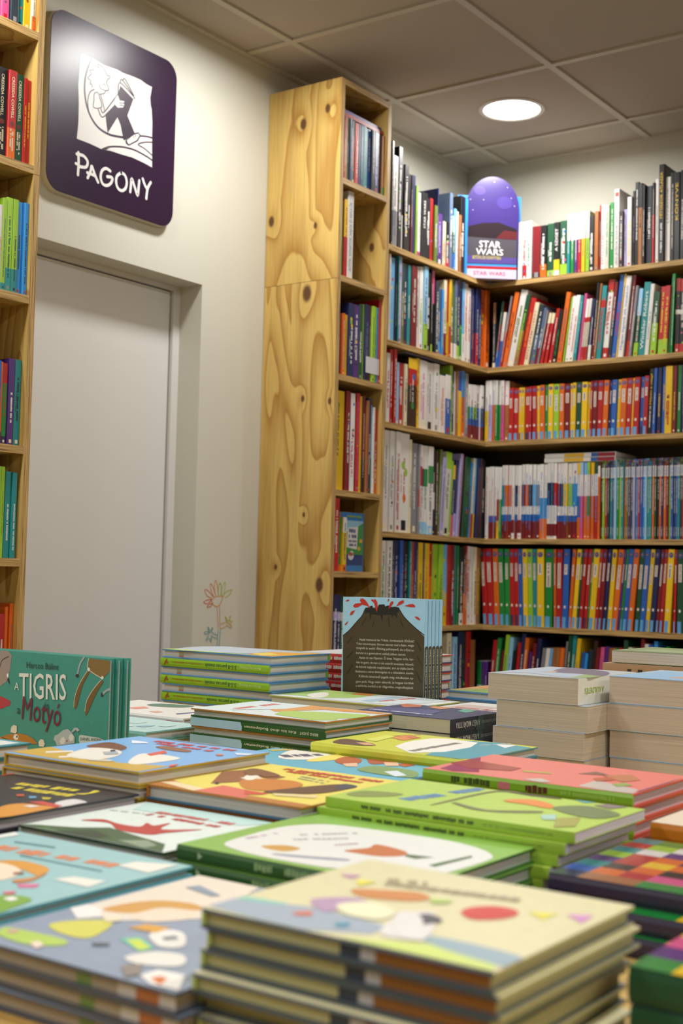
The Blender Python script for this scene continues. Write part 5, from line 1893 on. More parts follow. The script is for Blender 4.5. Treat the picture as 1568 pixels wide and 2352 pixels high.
# ------------------------------------------------------------------ lying books
FACE = {'-y': lambda sx, sy, t: (lambda u, v, w: (u, -w, v)), '+x': lambda sx, sy, t: (lambda u, v, w: (sx + w, u, v)),
        '+y': lambda sx, sy, t: (lambda u, v, w: (sx - u, sy + w, v)), '-x': lambda sx, sy, t: (lambda u, v, w: (-w, sy - u, v)),
        'top': lambda sx, sy, t: (lambda u, v, w: (u, v, t + w))}
def lying_meshes(name, sx, sy, t, spine, top, side=None, page='d8d2c4', hard=True, edge=None, bottom=None):
    """closed book on its back: boards, spine on one side, page block; returns cover mesh and page mesh"""
    bt = 0.0026 if hard else 0.0007
    ins = 0.004 if hard else 0.0005
    ct, cs = lin(top), lin(side or top)
    edges = edge if isinstance(edge, dict) else {}
    ce = lin(edge) if isinstance(edge, str) else lin(edges['rest']) if edges else ct
    cb = lin(bottom) if bottom else ce
    cov = MB()
    ec = {k: lin(edges[k]) if k in edges else ce for k in ('-x', '+x', '-y', '+y')}
    cov.box(0, sx, 0, sy, t - bt, t, ct, cols={**ec, spine: cs, '-z': ce})
    cov.box(0, sx, 0, sy, 0, bt, cb, cols={**({k: lin(v) for k, v in edges.items() if k != 'rest'}), spine: cs})
    sw = bt
    q = {'-y': (0, sx, 0, sw), '+y': (0, sx, sy - sw, sy), '-x': (0, sw, 0, sy), '+x': (sx - sw, sx, 0, sy)}[spine]
    cov.box(*q, bt, t - bt, cs)
    # softly rounded spine ridge
    rb = 0.0016 if hard else 0.0004
    if spine in '-y+y':
        ys = -rb if spine == '-y' else sy + rb
        y1 = 0 if spine == '-y' else sy
        a = [(0, y1, 0.0006), (0, ys, t * 0.28), (0, ys, t * 0.72), (0, y1, t - 0.0006)]
        for p, r in zip(a, a[1:]):
            f = [(0, p[1], p[2]), (sx, p[1], p[2]), (sx, r[1], r[2]), (0, r[1], r[2])]
            cov.face(f if spine == '-y' else f[::-1], cs)
        cov.face(a[::-1], cs)
        cov.face([(sx, y, z) for _, y, z in a], cs)
    x0, x1, y0, y1 = ins, sx - ins, ins, sy - ins
    if spine == '-y': y0 = sw
    if spine == '+y': y1 = sy - sw
    if spine == '-x': x0 = sw
    if spine == '+x': x1 = sx - sw
    pg = MB().box(x0, x1, y0, y1, bt, t - bt, lin(page))
    return cov.mesh(name, M['cover']), pg.mesh('page_block', M['paper'])

def stack(name, cat, desc, x0, x1, y0, y1, ztop, t, spine, top, side=None, page='d8d2c4', hard=True, edge=None, art=None, spine_art=None,
          page_art=None, flip=False, jitter=0.004, drift=(0, 0), zbase=TABLE_Z, art_mat='print', bottom=None, first_flip=False, seed=0, n=None, flips=None, shift=None):
    """pile of equal books, built from the top one downward"""
    rnd = random.Random(name + desc + str(seed))
    n = n or max(1, round((ztop - zbase) / t))
    t = (ztop - zbase) / n
    tb = t - 0.0006
    sx, sy = x1 - x0, y1 - y0
    cov, pg = lying_meshes(name, sx, sy, tb, spine, top, side, page, hard, edge, bottom)
    am = art.mesh('cover_print', M[art_mat], FACE['top'](sx, sy, tb)) if art else None
    sm = None
    if spine_art:
        a = Art(0.0019 if (hard and spine in '-y+y') else 0.0006)
        a.STEP = 0.00003
        spine_art(a, sy if 'x' in spine else sx, tb)
        sm = a.mesh('spine_print', M['print'], FACE[spine](sx, sy, tb))
    pms = []
    if page_art:
        for face, fnc in page_art.items():
            a = Art(0.0002 - (0.004 if hard else 0.0))
            fnc(a, sx, sy, tb)
            pms.append(a.mesh('page_print', M['print'], FACE[face](sx, sy, tb)))
    out = []
    for k in range(n):
        z = ztop - (k + 1) * t
        fl = flip and ((k % 2 == 1) != first_flip) or (not flip and first_flip)
        if flips:
            fl = flips(k)
        dx = rnd.uniform(-jitter, jitter) * (k > 0) + drift[0] * k
        dy = rnd.uniform(-jitter, jitter) * (k > 0) + drift[1] * k
        if shift:
            dx += shift(k)
        rz = rnd.uniform(-0.012, 0.012) * (k > 0) * (jitter > 0)
        loc = Vector((x0 + dx, y0 + dy, z))
        if fl:
            loc += Vector((sx, sy, 0))
            rz += math.pi
        o = link(name, cov, None, loc, (0, 0, rz))
        if k == 0:
            lb = 'topmost in the stack of ' + desc
        else:
            lb = '%s down in the stack of %s' % (ordinal(k + 1), desc)
        tag(o, lb, cat, 'stack of ' + desc)
        link('page_block', pg, o)
        if am and (k == 0 or drift != (0, 0)):
            flat_ink(link('cover_print', am, o))
        if sm:
            flat_ink(link('spine_print', sm, o))
        for pm in pms:
            flat_ink(link('page_print', pm, o))
        out.append(o)
    return out

def A_(key, extra=None):
    a = Art()
    a.load(ART[key], True)
    if extra:
        extra(a)
    return a

CZ_ = 1.2266      # eye height the pile heights were measured from
def up(h):
    return CZ_ - h

# table under the stacks
tb = thing('display_table', 'large low display table hidden under rows of stacked books', 'table', (1.6, -2.95, 0))
to = Vector(tb.location)
MB().box(0.5 - to.x, 2.75 - to.x, -4.05 - to.y, -1.85 - to.y, TABLE_Z - 0.03, TABLE_Z - 0.0008).build('tabletop', M['wood_flat'], tb)
for lx in (0.56, 2.69):
    for ly in (-3.99, -1.91):
        MB().box(lx - 0.03 - to.x, lx + 0.03 - to.x, ly - 0.03 - to.y, ly + 0.03 - to.y, 0, TABLE_Z - 0.03).build('leg', M['metal'], tb)

# --- front row
def cream_pages(a, sx, sy, t):
    for u0, u1, c in ((0.50, 0.57, '3d4450'), (0.57, 0.62, 'c8c4c0'), (0.62, 0.98, '9a6226')):
        a.rect(sx * u0, sx * u1, 0.0026, t - 0.0026, lin(c))
def slate_pages(a, sx, sy, t):
    a.rect(sx * 0.55, sx * 0.62, 0.0026, t - 0.0026, lin('6f8a4a'))
    a.rect(sx * 0.74, sx * 0.99, 0.0026, t - 0.0026, lin('cfc8c0'))
    a.rect(sx * 0.82, sx * 0.92, 0.0026, t - 0.0026, lin('b87040'))
def edge_cream(a):
    # printed board edge along the near side is drawn on the cover rim
    pass
stack('picture_book', 'picture book', 'cream picture books with a red balloon cover', 2.081, 2.315, -3.905, -3.695, up(.235), .0152, '-x', 'd9d2a8', 'b8c870',
      page='cfc88e', edge={'rest': '5f7080', '+x': 'c2ba84'}, bottom='4a5560', art=A_('cream'), page_art={'-y': cream_pages}, jitter=0.008)
stack('picture_book', 'picture book', 'slate blue picture books with a leaf green cover', 1.853, 2.078, -3.927, -3.65, up(.29), .0155, '-x', '8f9bb0', '6a7688',
      page='b4a58c', edge='566070', bottom='4a5060', art=A_('slate'), page_art={'-y': slate_pages}, jitter=0.004)
stack('picture_book', 'picture book', 'pale blue picture books with orange script titles', 1.585, 1.838, -3.885, -3.642, up(.285), .011, '-x', '9cc6c9', '7fb4b8',
      page='bfc4c0', edge='5fa4ac', art=A_('plum'), jitter=0.004)
# --- second row
def green_spine(a, l, t):
    a.disc(l * 0.11, t * 0.5, 0.004, t * 0.28, lin('a8c098'), 3)
    a.marks((l * 0.36, t * 0.5), (l * 0.66, t * 0.5), t * 0.5, lin('8fae7a'), 5)
stack('picture_book', 'picture book', 'green picture books with a white rounded panel', 1.789, 2.073, -3.611, -3.377, up(.275), .0175, '-y', '86b44c', '2f5a26',
      page='d8d6d4', edge='3f6a30', art=A_('greenwhite'), spine_art=green_spine, jitter=0.003)
stack('picture_book', 'picture book', 'pale picture books with a red dragon cover', 1.555, 1.775, -3.616, -3.414, up(.285), .014, '-x', 'dfeae4', 'dfeae4',
      page='d4d0c8', edge='33452a', art=A_('dragon'), jitter=0.003)
def lime_spine(a, l, t):
    a.marks((l * 0.16, t * 0.5), (l * 0.62, t * 0.5), t * 0.42, lin('36481c'), 9)
    a.marks((l * 0.66, t * 0.5), (l * 0.92, t * 0.5), t * 0.25, lin('7f9a3c'), 10)
stack('picture_book', 'picture book', 'lime green paperbacks with a leaping fox cover', 1.8, 2.115, -3.372, -3.19, up(.255), .0125, '-y', 'b2cf58', '94b83a',
      page='cfc8cc', hard=False, art=A_('lime'), spine_art=lime_spine, drift=(-0.007, -0.004), jitter=0.002, n=7)
stack('picture_book', 'picture book', 'yellow picture books with a brown dog cover', 1.547, 1.79, -3.405, -3.16, up(.265), .0175, '-x', 'e9da66', 'b8722c',
      page='cbc6bd', edge='a8662c', bottom='3f6a84', art=A_('yellowfox'), jitter=0.004)
stack('picture_book', 'picture book', 'black picture books with yellow title and moon', 1.315, 1.551, -3.66, -3.422, up(.275), .0165, '-y', '2a2830', '2a2830',
      page='b8aeb0', art=A_('dark'), jitter=0.003)
stack('picture_book', 'picture book', 'sky blue picture books with a jumping dog cover', 1.29, 1.543, -3.415, -3.155, up(.25), .0185, '-x', '7fb3e6', 'c09a38',
      page='cfc8be', edge='b8962f', art=A_('bluefox'), jitter=0.003)
# --- third row
stack('picture_book', 'picture book', 'blue picture books with red-haired children cover', 1.40, 1.73, -3.13, -2.96, up(.275), .017, '-y', '62b0ca', '62b0ca', page='d4d0c8',
      art=A_('bluekids'), jitter=0.003)
def pink_spine(a, l, t):
    a.marks((l * 0.15, t * 0.5), (l * 0.33, t * 0.5), t * 0.55, lin('3a4a14'), 21)
    a.rect(l * 0.385, l * 0.44, t * 0.25, t * 0.75, lin('c8707a'))
    a.marks((l * 0.49, t * 0.5), (l * 0.62, t * 0.5), t * 0.6, lin('5a2418'), 22)
    a.marks((l * 0.68, t * 0.5), (l * 0.92, t * 0.5), t * 0.3, lin('9ac050'), 23)
stack('picture_book', 'picture book', 'coral pink picture books with green spines', 1.782, 2.075, -3.13, -2.94, up(.25), .0195, '-y', 'e07b70', '7cab1e',
      page='cdbcbc', edge='c8402e', art=A_('pink'), spine_art=pink_spine, jitter=0.003, art_mat='gloss')
stack('picture_book', 'picture book', 'yellow and teal picture books with white cloud title', 1.467, 1.754, -2.955, -2.745, up(.26), .016, '-y', 'cdd040', 'cdd040',
      page='d0ccc6', edge='3f8696', art=A_('yellowgreen'), jitter=0.002)
def dino_spine(a, l, t):
    sky, dk = lin('a6cbe2'), lin('2c5a24')
    a.rect(0, l * 0.40, 0, t, sky)
    a.poly([(l * 0.41, 0), (l, 0), (l, t), (l * 0.39, t)], dk)
    y = t * 0.62
    a.text(TX['dinob'], (l * 0.80, y + t * 0.02), (l * 0.42, y + t * 0.02), lin('e0dcc8'), True, height=t * 0.30)
    a.text(TX['dinoa'], (l * 0.955, y + t * 0.02), (l * 0.825, y + t * 0.02), lin('e0dcc8'), True, height=t * 0.30)
stack('picture_book', 'picture book', 'dinosaur picture books with green and sky blue spines', 1.16, 1.45, -2.895, -2.70, up(.235), .0152, '-y', 'd6e2e4', '2c5a24',
      page='c8c6c2', edge='b87a30', bottom='2f5a26', art=A_('dino'), spine_art=dino_spine, flip=True, first_flip=True, jitter=0.002)
def navy_spine(a, l, t):
    a.poly([(l * 0.48, 0), (l * 0.66, 0), (l * 0.62, t), (l * 0.52, t)], lin('2f4a48'))
    a.text(TX['navy'], (l * 0.56, t * 0.72), (l * 0.10, t * 0.72), lin('d6d2cc'), True, height=t * 0.42)
    a.text(TX['navyb'], (l * 0.93, t * 0.62), (l * 0.60, t * 0.62), lin('a8a8a0'), True, height=t * 0.2)
stack('novel', 'novel', 'navy paperback novels with white spine titles', 1.345, 1.55, -2.67, -2.49, up(.24), .0245, '+x', '37375c', '1c1c30',
      page='cfc7a6', hard=False, art=A_('navy'), spine_art=navy_spine, jitter=0.002)
# --- back rows
def s358(a, l, t):
    a.text(TX['s358'], (l * 0.715, t * 0.70), (l * 0.425, t * 0.70), lin('2c4438'), True, height=t * 0.46)
    a.text(TX['s358b'], (l * 0.415, t * 0.66), (l * 0.115, t * 0.66), lin('9a5420'), True, height=t * 0.26)
    a.text(TX['s358c'], (l * 0.93, t * 0.66), (l * 0.745, t * 0.66), lin('c4d890'), True, height=t * 0.26)
    a.stroke([(l * 0.045, t * 0.25), (l * 0.055, t * 0.55), (l * 0.065, t * 0.8)], 0.004, lin('8a4a1c'))
    a.stroke([(l * 0.05, t * 0.5), (l * 0.075, t * 0.45)], 0.004, lin('8a4a1c'))
def p358(a, sx, sy, t):
    w = sx * 0.045
    for k, c in enumerate(('b87a5a', '8fa08a', 'b89a5a')):
        a.rect(sx * 0.15, sx * 0.15 + w, t * (0.16 + k * 0.22), t * (0.38 + k * 0.22), lin(c))
stack('picture_book', 'picture book', 'thick lime-spined storybooks lying by the door wall', .672, .985, -2.452, -2.245, up(.172), .0188, '-y', '9fb4c4', '82b01c',
      page='c9c5bc', edge='4a86b8', bottom='5a92c0', art=A_('g358'), spine_art=s358, page_art={'+y': p358}, flip=True, first_flip=True, jitter=0.003)
stack('picture_book', 'picture book', 'white dinosaur books lying before the volcano book', .99, 1.34, -2.465, -2.28, up(.25), .0195, '+y', 'dde2e0', 'b8bc60',
      page='cfccc0', edge='b4b85c', art=A_('dino2'), jitter=0.002)
def white_art(a):
    a.poly([(0.01, 0.05), (0.09, 0.04), (0.1, 0.16), (0.02, 0.17)], lin('c4b0a8'))
    a.marks((0.03, 0.10), (0.19, 0.10), 0.02, lin('b05048'), 77)
wa = Art(); white_art(wa)
stack('picture_book', 'picture book', 'grey-white books between volcano book and novels', 1.352, 1.575, -2.47, -2.25, up(.252), .0175, '+y', 'd8d8d6', page='cfccc4',
      edge='c8ccd0', art=wa, jitter=0.002)
oa = Art()
oa.poly([(0.0, 0.0), (0.24, 0.0), (0.2, 0.06), (0.05, 0.09)], lin('7fa050'))
oa.poly([(0.02, 0.1), (0.2, 0.08), (0.24, 0.15), (0.05, 0.18)], lin('c8884a'))
stack('picture_book', 'picture book', 'orange and green books with blue boards', 1.26, 1.52, -2.2, -1.98, up(.236), .017, '+y', 'c89a5c', page='d0ccc4',
      edge='5a90c8', art=oa, jitter=0.002, n=6)
def red_spine(a, l, t):
    a.marks((l * 0.1, t * 0.5), (l * 0.8, t * 0.5), t * 0.4, lin('d8d0c8'), 31)
stack('storybook', 'storybook', 'small red hardbacks behind the volcano book', .86, 1.135, -2.19, -1.965, up(.176), .0195, '-y', 'c8ccd0', 'b02020',
      page='cfcac4', edge='c02a22', bottom='2a3060', spine_art=red_spine, jitter=0.005)
stack('picture_book', 'picture book', 'white picture books with red board ends', .75, 1.052, -2.795, -2.60, up(.27), .0115, '-y', 'dedbd6', 'd8d6d4',
      page='c8c4c0', edge='d4d0cc', bottom='b8b4b0', art=A_('whitered'), jitter=0.004,
      spine_art=lambda a, l, t: (a.rect(l * 0.86, l * 0.998, 0.0005, t * 0.45, lin('b0241e')), a.rect(0.002, l * 0.2, t * 0.3, t * 0.7, lin('2a3450'))))
ta = Art()
for q in range(9):
    ta.rect(0.01 + q * 0.024, 0.03 + q * 0.024, 0.02 + (q % 3) * 0.03, 0.05 + (q % 3) * 0.03, lin(['dfe6e4', '8fb8c4', 'b8d4d4'][q % 3]))
st = stack('picture_book', 'picture book', 'pale teal striped books behind the teal tiger book', .87, 1.12, -2.965, -2.81, up(.275), .0165, '-y', 'b4d2d0', '8fc4c4',
           page='d4d0cc', edge='7fbcbc', art=ta, jitter=0.001, zbase=up(.275) - .033, n=2)
ya = Art()
ya.stroke([(0.16, 0.02), (0.20, 0.04), (0.23, 0.02)], 0.004, lin('b8682c'))
ya.stroke([(0.2, 0.045), (0.16, 0.06)], 0.004, lin('b8682c'))
stack('picture_book', 'picture book', 'yellow books under the pale teal striped books', .885, 1.14, -3.03, -2.82, up(.275) - .0335, .0155, '-y', 'e2cf72', 'd8c060', page='d4d0cc',
      art=ya, jitter=0.001)
tea = Art()
tea.rect(0.02, 0.25, 0.02, 0.1, lin('3f8a94'))
tea.marks((0.05, 0.12), (0.22, 0.12), 0.03, lin('a8b048'), 41)
tea.rect(0.15, 0.26, 0.16, 0.2, lin('d8dcd8'))
stack('picture_book', 'picture book', 'teal books lying flat in front of the tiger book', .90, 1.17, -3.475, -3.262, up(.262), .020, '-y', '4f98a2', '58a8b4', page='d4d0cc',
      edge='2f7480', art=tea, jitter=0.002)

# thick novels, page edges facing out
def kul(a, l, t):
    a.text(TX['kul'], (l * 0.42, t * 0.62), (l * 0.1, t * 0.62), lin('9ab83c'), True, height=t * 0.22)
    a.marks((l * 0.7, t * 0.6), (l * 0.9, t * 0.6), t * 0.15, lin('a8b858'), 51)
stack('novel', 'novel', 'thick white-spined paperbacks beside the navy novels', 1.588, 1.758, -2.61, -2.37, up(.16), .0435, '+x', 'b4bcc4', 'dcdcd0', page='c2b6a2', hard=False,
      art=A_('pages1'), spine_art=kul, drift=(0, 0), jitter=0.004, flips=lambda k: k > 0, shift=lambda k: 0.015 if k else 0.0)
pb = Art()
pb.poly([(0.0, 0.0), (0.2, 0.0), (0.22, 0.1), (0.02, 0.2)], lin('8fb4d4'))
pb.poly([(0.08, 0.05), (0.2, 0.03), (0.22, 0.12), (0.12, 0.16)], lin('c0a48c'))
stack('novel', 'novel', 'thick cream-paged paperbacks behind the pink books', 1.777, 2.01, -2.53, -2.30, up(.158), .0438, '+y', 'a4c0d4', 'a4c0d4', page='c4b6a4', hard=False, art=pb, jitter=0.004)
def szeren(a, l, t):
    a.marks((l * 0.14, t * 0.5), (l * 0.46, t * 0.5), t * 0.5, lin('3a2c20'), 52)
stack('novel', 'novel', 'brown kraft-covered novels behind the thick paperbacks', 1.655, 1.93, -2.285, -2.06, up(.152), .030, '-y', 'b49a80', 'b08a62', page='c8bca8', hard=False,
      spine_art=szeren, jitter=0.002)
ga = Art()
ga.poly([(0.02, 0.02), (0.2, 0.01), (0.22, 0.1), (0.05, 0.12)], lin('9aa880'))
stack('novel', 'novel', 'green-covered paperback lying on the brown novels', 1.668, 1.90, -2.275, -2.08, up(.152) + .024, .024, '+x', '8a9a6a', '2e2e2c', page='cabfae', hard=False,
      art=ga, jitter=0, zbase=up(.152) + 0.0006)
# right-hand side: orange spine, mosaic covers
ora = Art()
ora.marks((0.12, 0.1), (0.22, 0.1), 0.015, lin('c05030'), 61)
stack('picture_book', 'picture book', 'cream books with a rounded orange spine', 2.118, 2.36, -3.18, -2.96, up(.27), .0215, '-y', 'e2d2bc', 'c87818', page='d4ccc4', art=ora, jitter=0.002)
def mosaic(w, d, sd):
    a = Art()
    a.STEP = 0.0
    r = random.Random(sd)
    nx, ny = 9, 8
    for i in range(nx):
        for j in range(ny):
            a.rect(w * i / nx, w * (i + 1) / nx, d * j / ny, d * (j + 1) / ny, PALL[r.choice(['red', 'orange', 'yellow', 'green', 'blue', 'purple', 'pink', 'white', 'black', 'navy', 'tan', 'teal', 'lime green', 'red', 'orange'])])
    return a
stack('picture_book', 'picture book', 'mosaic-covered books beside the lime paperbacks', 2.12, 2.38, -3.44, -3.215, up(.283), .0185, '-y', '3a2440', '2c2440', page='d0ccc8',
      art=mosaic(0.26, 0.225, 5), art_mat='gloss', jitter=0.006, drift=(-0.004, -0.018), n=3)
stack('picture_book', 'picture book', 'green-spined mosaic books beside the balloon books', 2.335, 2.6, -3.75, -3.5, up(.262), .026, '-y', '2a2848', '174a2c', page='cfc9c4',
      edge='2a2848', art=mosaic(0.265, 0.25, 8), art_mat='gloss', jitter=0.004)

# ------------------------------------------------------------------ upright display books on the table
def upright_set(name, cat, n, x0, w, y, z0, h, t, step, front, face, art, spine_side, spine_art, labels, group, dz=0.0):
    """books standing with a cover facing -y; each next one sits further back and a little sideways"""
    for k in range(n):
        bt = 0.0026
        cf = lin(front)
        cov = MB()
        cov.box(0, w, 0, bt, 0, h, cf)
        cov.box(0, w, t - bt, t, 0, h, cf)
        sx0, sx1 = (w - bt, w) if spine_side == '+x' else (0, bt)
        cov.box(sx0, sx1, bt, t - bt, 0, h, cf)
        if spine_side == '+x':      # rounded ridge and hinge groove
            prof = [(w, 0.0004), (w + 0.0018, t * 0.3), (w + 0.0018, t * 0.7), (w, t - 0.0004)]
            for p, q in zip(prof, prof[1:]):
                cov.face([(p[0], p[1], 0), (q[0], q[1], 0), (q[0], q[1], h), (p[0], p[1], h)], cf)
            cov.face([(p[0], p[1], h) for p in prof], cf)
        pg = MB().box(0.004 if spine_side == '+x' else bt, w - bt if spine_side == '+x' else w - 0.004, bt, t - bt, 0.004, h - 0.004, lin('d6d2ca'))
        o = cov.build(name, M['cover'], None, (x0 + step[0] * k, y + step[1] * k, z0 + dz * k))
        tag(o, labels[k], cat, group)
        pg.build('page_block', M['paper'], o)
        if art and (k == 0):
            flat_ink(link('cover_print', art.mesh('cover_print', M['print'], lambda u, v, s: (u - x0, -s, v - z0)), o))
        if spine_art:
            a = Art(0.002)
            a.STEP = 0.00003
            spine_art(a, t, h)
            flat_ink(link('spine_print', a.mesh('spine_print', M['print'], lambda u, v, s: (w + s, u, v)), o))
# teal landscape book
tg = Art()
tg.load(ART['tigris'])
TGX0, TGW = 0.835, 0.330
shifted = Art()
shifted.s = [(k, ([(u + 0.8, v + 0.8) for u, v in d] if k == 'p' else ([(u + 0.8, v + 0.8) for u, v in d[0]], d[1])), c, z) for k, d, c, z in tg.s]
TORD = ['front copy of the upright teal book with cartoon tiger title', 'second copy standing behind the upright teal book', 'rearmost copy standing behind the upright teal book']
upright_set('picture_book', 'picture book', 3, TGX0, TGW, -3.1, TABLE_Z, 1.084 - TABLE_Z, 0.0115, (0.0065, 0.0125), '43988a', None, shifted, '-x', None, TORD, 'upright teal picture books')
# volcano book, back cover forward
vg = Art()
vg.load(ART['volcano'])
VX0, VW, VY, VT = 1.028, 0.212, -2.26, 0.0115
vs = Art()
vs.s = [(k, ([(u + 1.0, v + 0.8) for u, v in d] if k == 'p' else ([(u + 1.0, v + 0.8) for u, v in d[0]], d[1])), c, z) for k, d, c, z in vg.s]
vs.s = [(k, ([(min(max(u, VX0), VX0 + VW), max(v, 0.93)) for u, v in d] if k == 'p' else d), c, z) for k, d, c, z in vs.s]
def volc_spine(a, t, h):
    a.poly([(0, 0), (t, 0), (t, h * 0.60), (t * 0.5, h * 0.612), (0, h * 0.598)], lin('43371f'))
    a.text(TX['dinoz'], (t * 0.68, h * 0.03), (t * 0.68, h * 0.58), lin('dcd2b0'), True, height=t * 0.42)
VORD = ['front copy of the upright volcano book'] + ['%s copy standing behind the upright volcano book' % ordinal(i) for i in (2, 3, 4, 5)]
VZ = 0.930
upright_set('picture_book', 'picture book', 5, VX0, VW, VY, VZ, 1.181 - VZ, VT, (0.0012, 0.0128), '9cc8e0', None, vs, '+x', volc_spine, VORD, 'upright volcano picture books')
stack('picture_book', 'picture book', 'books lying under the upright volcano books', 1.02, 1.25, -2.272, -2.20, VZ - 0.0005, .0205, '-y', '9cc8e0', '43371f', page='d0ccc4', jitter=0)

# cover-out book and lying books in the cases
jb = MB()
jb.box(0, 0.016, 0, 0.126, 0, 0.190, lin('2a74b8'))
o = jb.build('picture_book', M['cover'], None, (0.245, -1.200, CZ[4] + 0.0004))
tag(o, 'small blue picture book facing out in the knotty bookcase', 'picture book')
MB().box(0.002, 0.014, -0.0006, 0.123, 0.003, 0.1905, lin('d8d2c4')).build('page_block', M['paper'], o)
a = Art()
a.rect(0.004, 0.122, 0.02, 0.165, lin('3f8f46'))
a.rect(0.004, 0.122, 0.02, 0.055, lin('28407c'))
a.poly([(0.05, 0.12), (0.1, 0.15), (0.122, 0.16), (0.122, 0.165), (0.004, 0.165), (0.004, 0.14)], lin('8fc0d8'))
a.poly([(0.03, 0.078), (0.088, 0.072), (0.093, 0.146), (0.034, 0.142)], lin('dcdcd8'))
for q, (yy, s) in enumerate(((0.126, 0), (0.108, 1))):
    a.marks((0.042, yy + 0.006), (0.078, yy + 0.006), 0.013, lin('2c3c7a'), 80 + q)
a.marks((0.04, 0.098), (0.086, 0.098), 0.008, lin('2c3c7a'), 71)
a.marks((0.045, 0.086), (0.08, 0.086), 0.009, lin('2c3c7a'), 72)
for q, (u, v, c) in enumerate(((0.02, 0.07, 'd8b030'), (0.11, 0.1, 'd8a838'), (0.1, 0.075, 'c8b040'), (0.06, 0.06, 'd8d4d0'), (0.015, 0.12, 'c0b838'))):
    a.disc(u, v, 0.009, 0.007, lin(c))
a.disc(0.055, 0.05, 0.016, 0.013, lin('cfd0d4'))
a.disc(0.055, 0.056, 0.014, 0.006, lin('a85048'))
a.marks((0.03, 0.178), (0.11, 0.178), 0.008, lin('8fae3c'), 73)
flat_ink(link('cover_print', a.mesh('cover_print', M['print'], lambda u, v, w: (0.016 + w, u, v)), o))

def lying_one(name, cat, label, x, y, z, sx, sy, t, spine, top, side, seg=None, hard=True, page='d4d0ca', rz=0.0):
    c, p = lying_meshes(name, sx, sy, t, spine, top, side, page, hard)
    o = link(name, c, None, (x, y, z), (0, 0, rz))
    tag(o, label, cat)
    link('page_block', p, o)
    if seg:
        a = Art(0.0019 if (hard and 'y' in spine) else 0.0006)
        l = sy if 'x' in spine else sx
        for u0, u1, cc in seg:
            a.rect(l * u0, l * u1, t * 0.08, t * 0.92, lin(cc))
        link('spine_print', a.mesh('spine_print', M['print'], FACE[spine](sx, sy, t)), o)
    return o
zc = CZ[0] + 0.2105
lying_one('storybook', 'storybook', 'red storybook lying across the spines in the topmost bookcase compartment', 0.10, -1.274, zc, 0.18, 0.235, 0.011, '+x', 'a03a2c', 'a8402c')
lying_one('storybook', 'storybook', 'purple storybook lying on the red one in the topmost compartment', 0.105, -1.272, zc + 0.0115, 0.172, 0.225, 0.011, '+x', '5a4a88', '5f4c8c')
lying_one('picture_book', 'picture book', 'dark glossy book lying on the white books of the third shelf', 0.05, -0.80, SHZ[2] + 0.2562, 0.185, 0.27, 0.0058, '+x', '4a4a58', '70708a', hard=False)
seg = ((0.02, 0.28, 'd8d6d2'), (0.28, 0.56, 'd4a82c'), (0.56, 0.66, 'd8d6d2'), (0.66, 0.755, '2c5aa0'), (0.755, 0.99, '8a1c2c'))
for q in range(2):
    lying_one('paperback_book', 'paperback', '%s language book lying on the fourth shelf row' % ('upper' if q else 'lower'), 0.49 + 0.002 * q, -0.234, SHZ[3] + 0.2835 + q * 0.0162, 0.282, 0.19, 0.0158, '-y',
              'd0cec8', 'd8d6d2', seg, hard=False)

wb = MB().box(0.2868, 0.2874, -1.122, -1.044, CZ[2] + 0.028, CZ[2] + 0.081)
tag(wb.build('paper_band', mat_plain('white_paper', 'c8c4c8', 0.8)), 'white paper band across the spines of lime and navy books', 'paper band')
# boxed set in the corner, rounded top, and the blue book behind it
bx = thing('book_box', 'purple boxed book set with an arched top and a white foot', 'box set', (0.222, -0.374, SHZ[0] + 0.0006), rz=math.radians(38.2))
BW, BD = 0.190, 0.045
MB().box(0, BW, 0, BD, 0, 0.036, lin('c4bcd4')).build('box_foot', M['gloss'], bx)
MB().box(0, BW, -0.0005, BD, 0.0362, 0.046, lin('b01c20')).build('box_band', M['gloss'], bx)
MB().box(0, BW, 0.001, BD, 0.0462, 0.056, lin('3f8ed0')).build('box_stripe', M['gloss'], bx)
zc0 = 0.262
arch = [(0, 0.0564), (BW, 0.0564), (BW + 0.006, 0.2)] + [(BW / 2 + (BW / 2 + 0.007) * math.cos(t), zc0 + 0.128 * math.sin(t)) for t in [math.pi * i / 24 for i in range(25)]] + [(-0.006, 0.2)]
ab = MB()
pur = lin('3a2c6c')
ab.face([(u, 0.0, v) for u, v in arch], pur)
ab.face([(u, 0.02, v) for u, v in arch[::-1]], pur)
for (a0, b0), (a1, b1) in zip(arch, arch[1:] + arch[:1]):
    ab.face([(a1, 0.0, b1), (a0, 0.0, b0), (a0, 0.02, b0), (a1, 0.02, b1)], lin('7a68b0'))
ab.build('arched_cover', M['gloss'], bx)
a = Art()
a.poly([(0.001, 0.057), (BW - 0.001, 0.057), (BW - 0.001, 0.150), (0.001, 0.158)], lin('4c4850'))
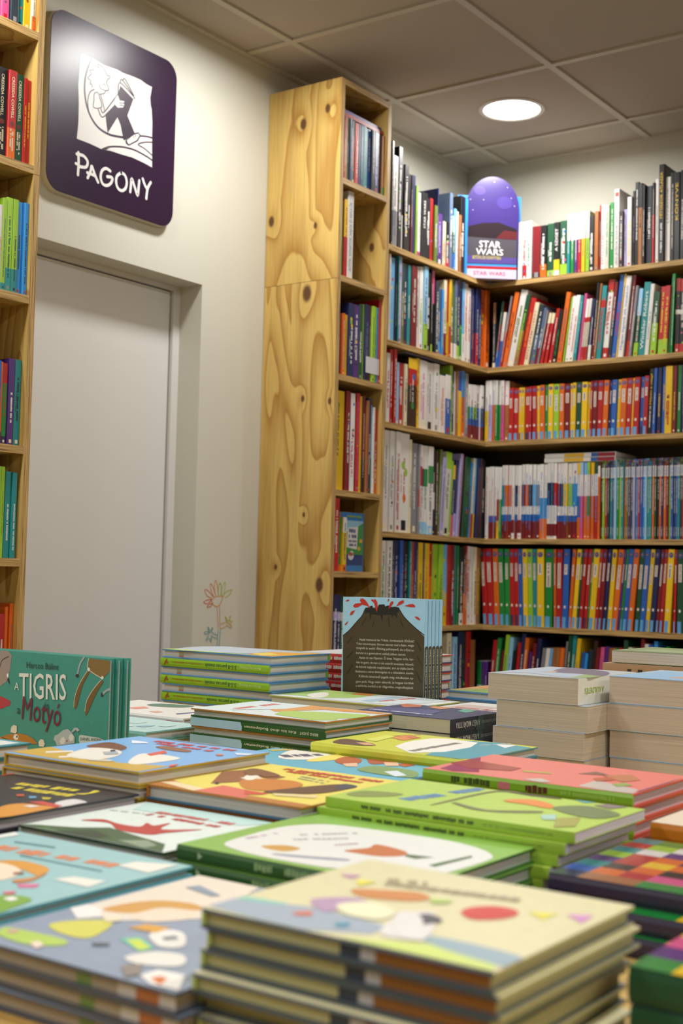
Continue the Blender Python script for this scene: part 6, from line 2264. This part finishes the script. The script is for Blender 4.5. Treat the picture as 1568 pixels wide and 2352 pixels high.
a.poly([(0.001, 0.057), (BW - 0.001, 0.057), (BW - 0.001, 0.080), (0.001, 0.086)], lin('54468a'))
a.poly([(0.001, 0.157), (BW - 0.001, 0.149), (BW, 0.19), (0.12, 0.215), (0.06, 0.212), (0.0, 0.196)], lin('2a2026'))
a.poly([(0.11, 0.154), (BW - 0.001, 0.150), (BW, 0.18), (0.14, 0.185)], lin('5a2428'))
for u, v in ((0.01, 0.3), (0.03, 0.34), (0.165, 0.31), (0.15, 0.35), (0.178, 0.28), (0.02, 0.26), (0.1, 0.37), (0.06, 0.3), (0.13, 0.27)):
    a.disc(u, v, 0.0016, 0.0016, lin('d8dcec'), 6)
a.disc(0.045, 0.335, 0.022, 0.018, lin('4c3c8c'))
a.disc(0.14, 0.29, 0.03, 0.025, lin('44367c'))
a.text(TX['star'], (0.046, 0.118), (0.128, 0.1165), lin('e4e2e0'), True, height=0.026)
a.text(TX['wars'], (0.034, 0.0905), (0.138, 0.089), lin('e4e2e0'), True, height=0.024)
a.text(TX['betu'], (0.022, 0.073), (0.130, 0.072), lin('c8b83a'), True, height=0.013)
flat_ink(link('cover_print', a.mesh('cover_print', M['gloss'], lambda u, v, w: (u, -w, v)), bx))
a = Art()
a.text(TX['starwars'], (0.026, 0.012), (0.148, 0.012), lin('b02434'), True, height=0.015)
link('foot_lettering', a.mesh('foot_lettering', M['print'], lambda u, v, w: (u, -w, v)), bx)
bl = thing('picture_book', 'bright blue book standing behind the arched purple box', 'picture book', (0.158, -0.342, SHZ[0] + 0.0006), rz=math.radians(38.2))
MB().box(0, 0.245, 0, 0.012, 0, 0.335, lin('2f8ed8')).build('cover', M['gloss'], bl)
MB().box(0.003, 0.2455, 0.002, 0.010, 0.003, 0.3353, lin('d8d4ce')).build('page_block', M['paper'], bl)
a = Art()
a.rect(0.016, 0.228, 0.0, 0.315, lin('1c1c34'))
a.rect(0.222, 0.244, 0.10, 0.2, lin('4a2a4c'))
flat_ink(link('cover_print', a.mesh('cover_print', M['gloss'], lambda u, v, w: (u, -w, v)), bl))
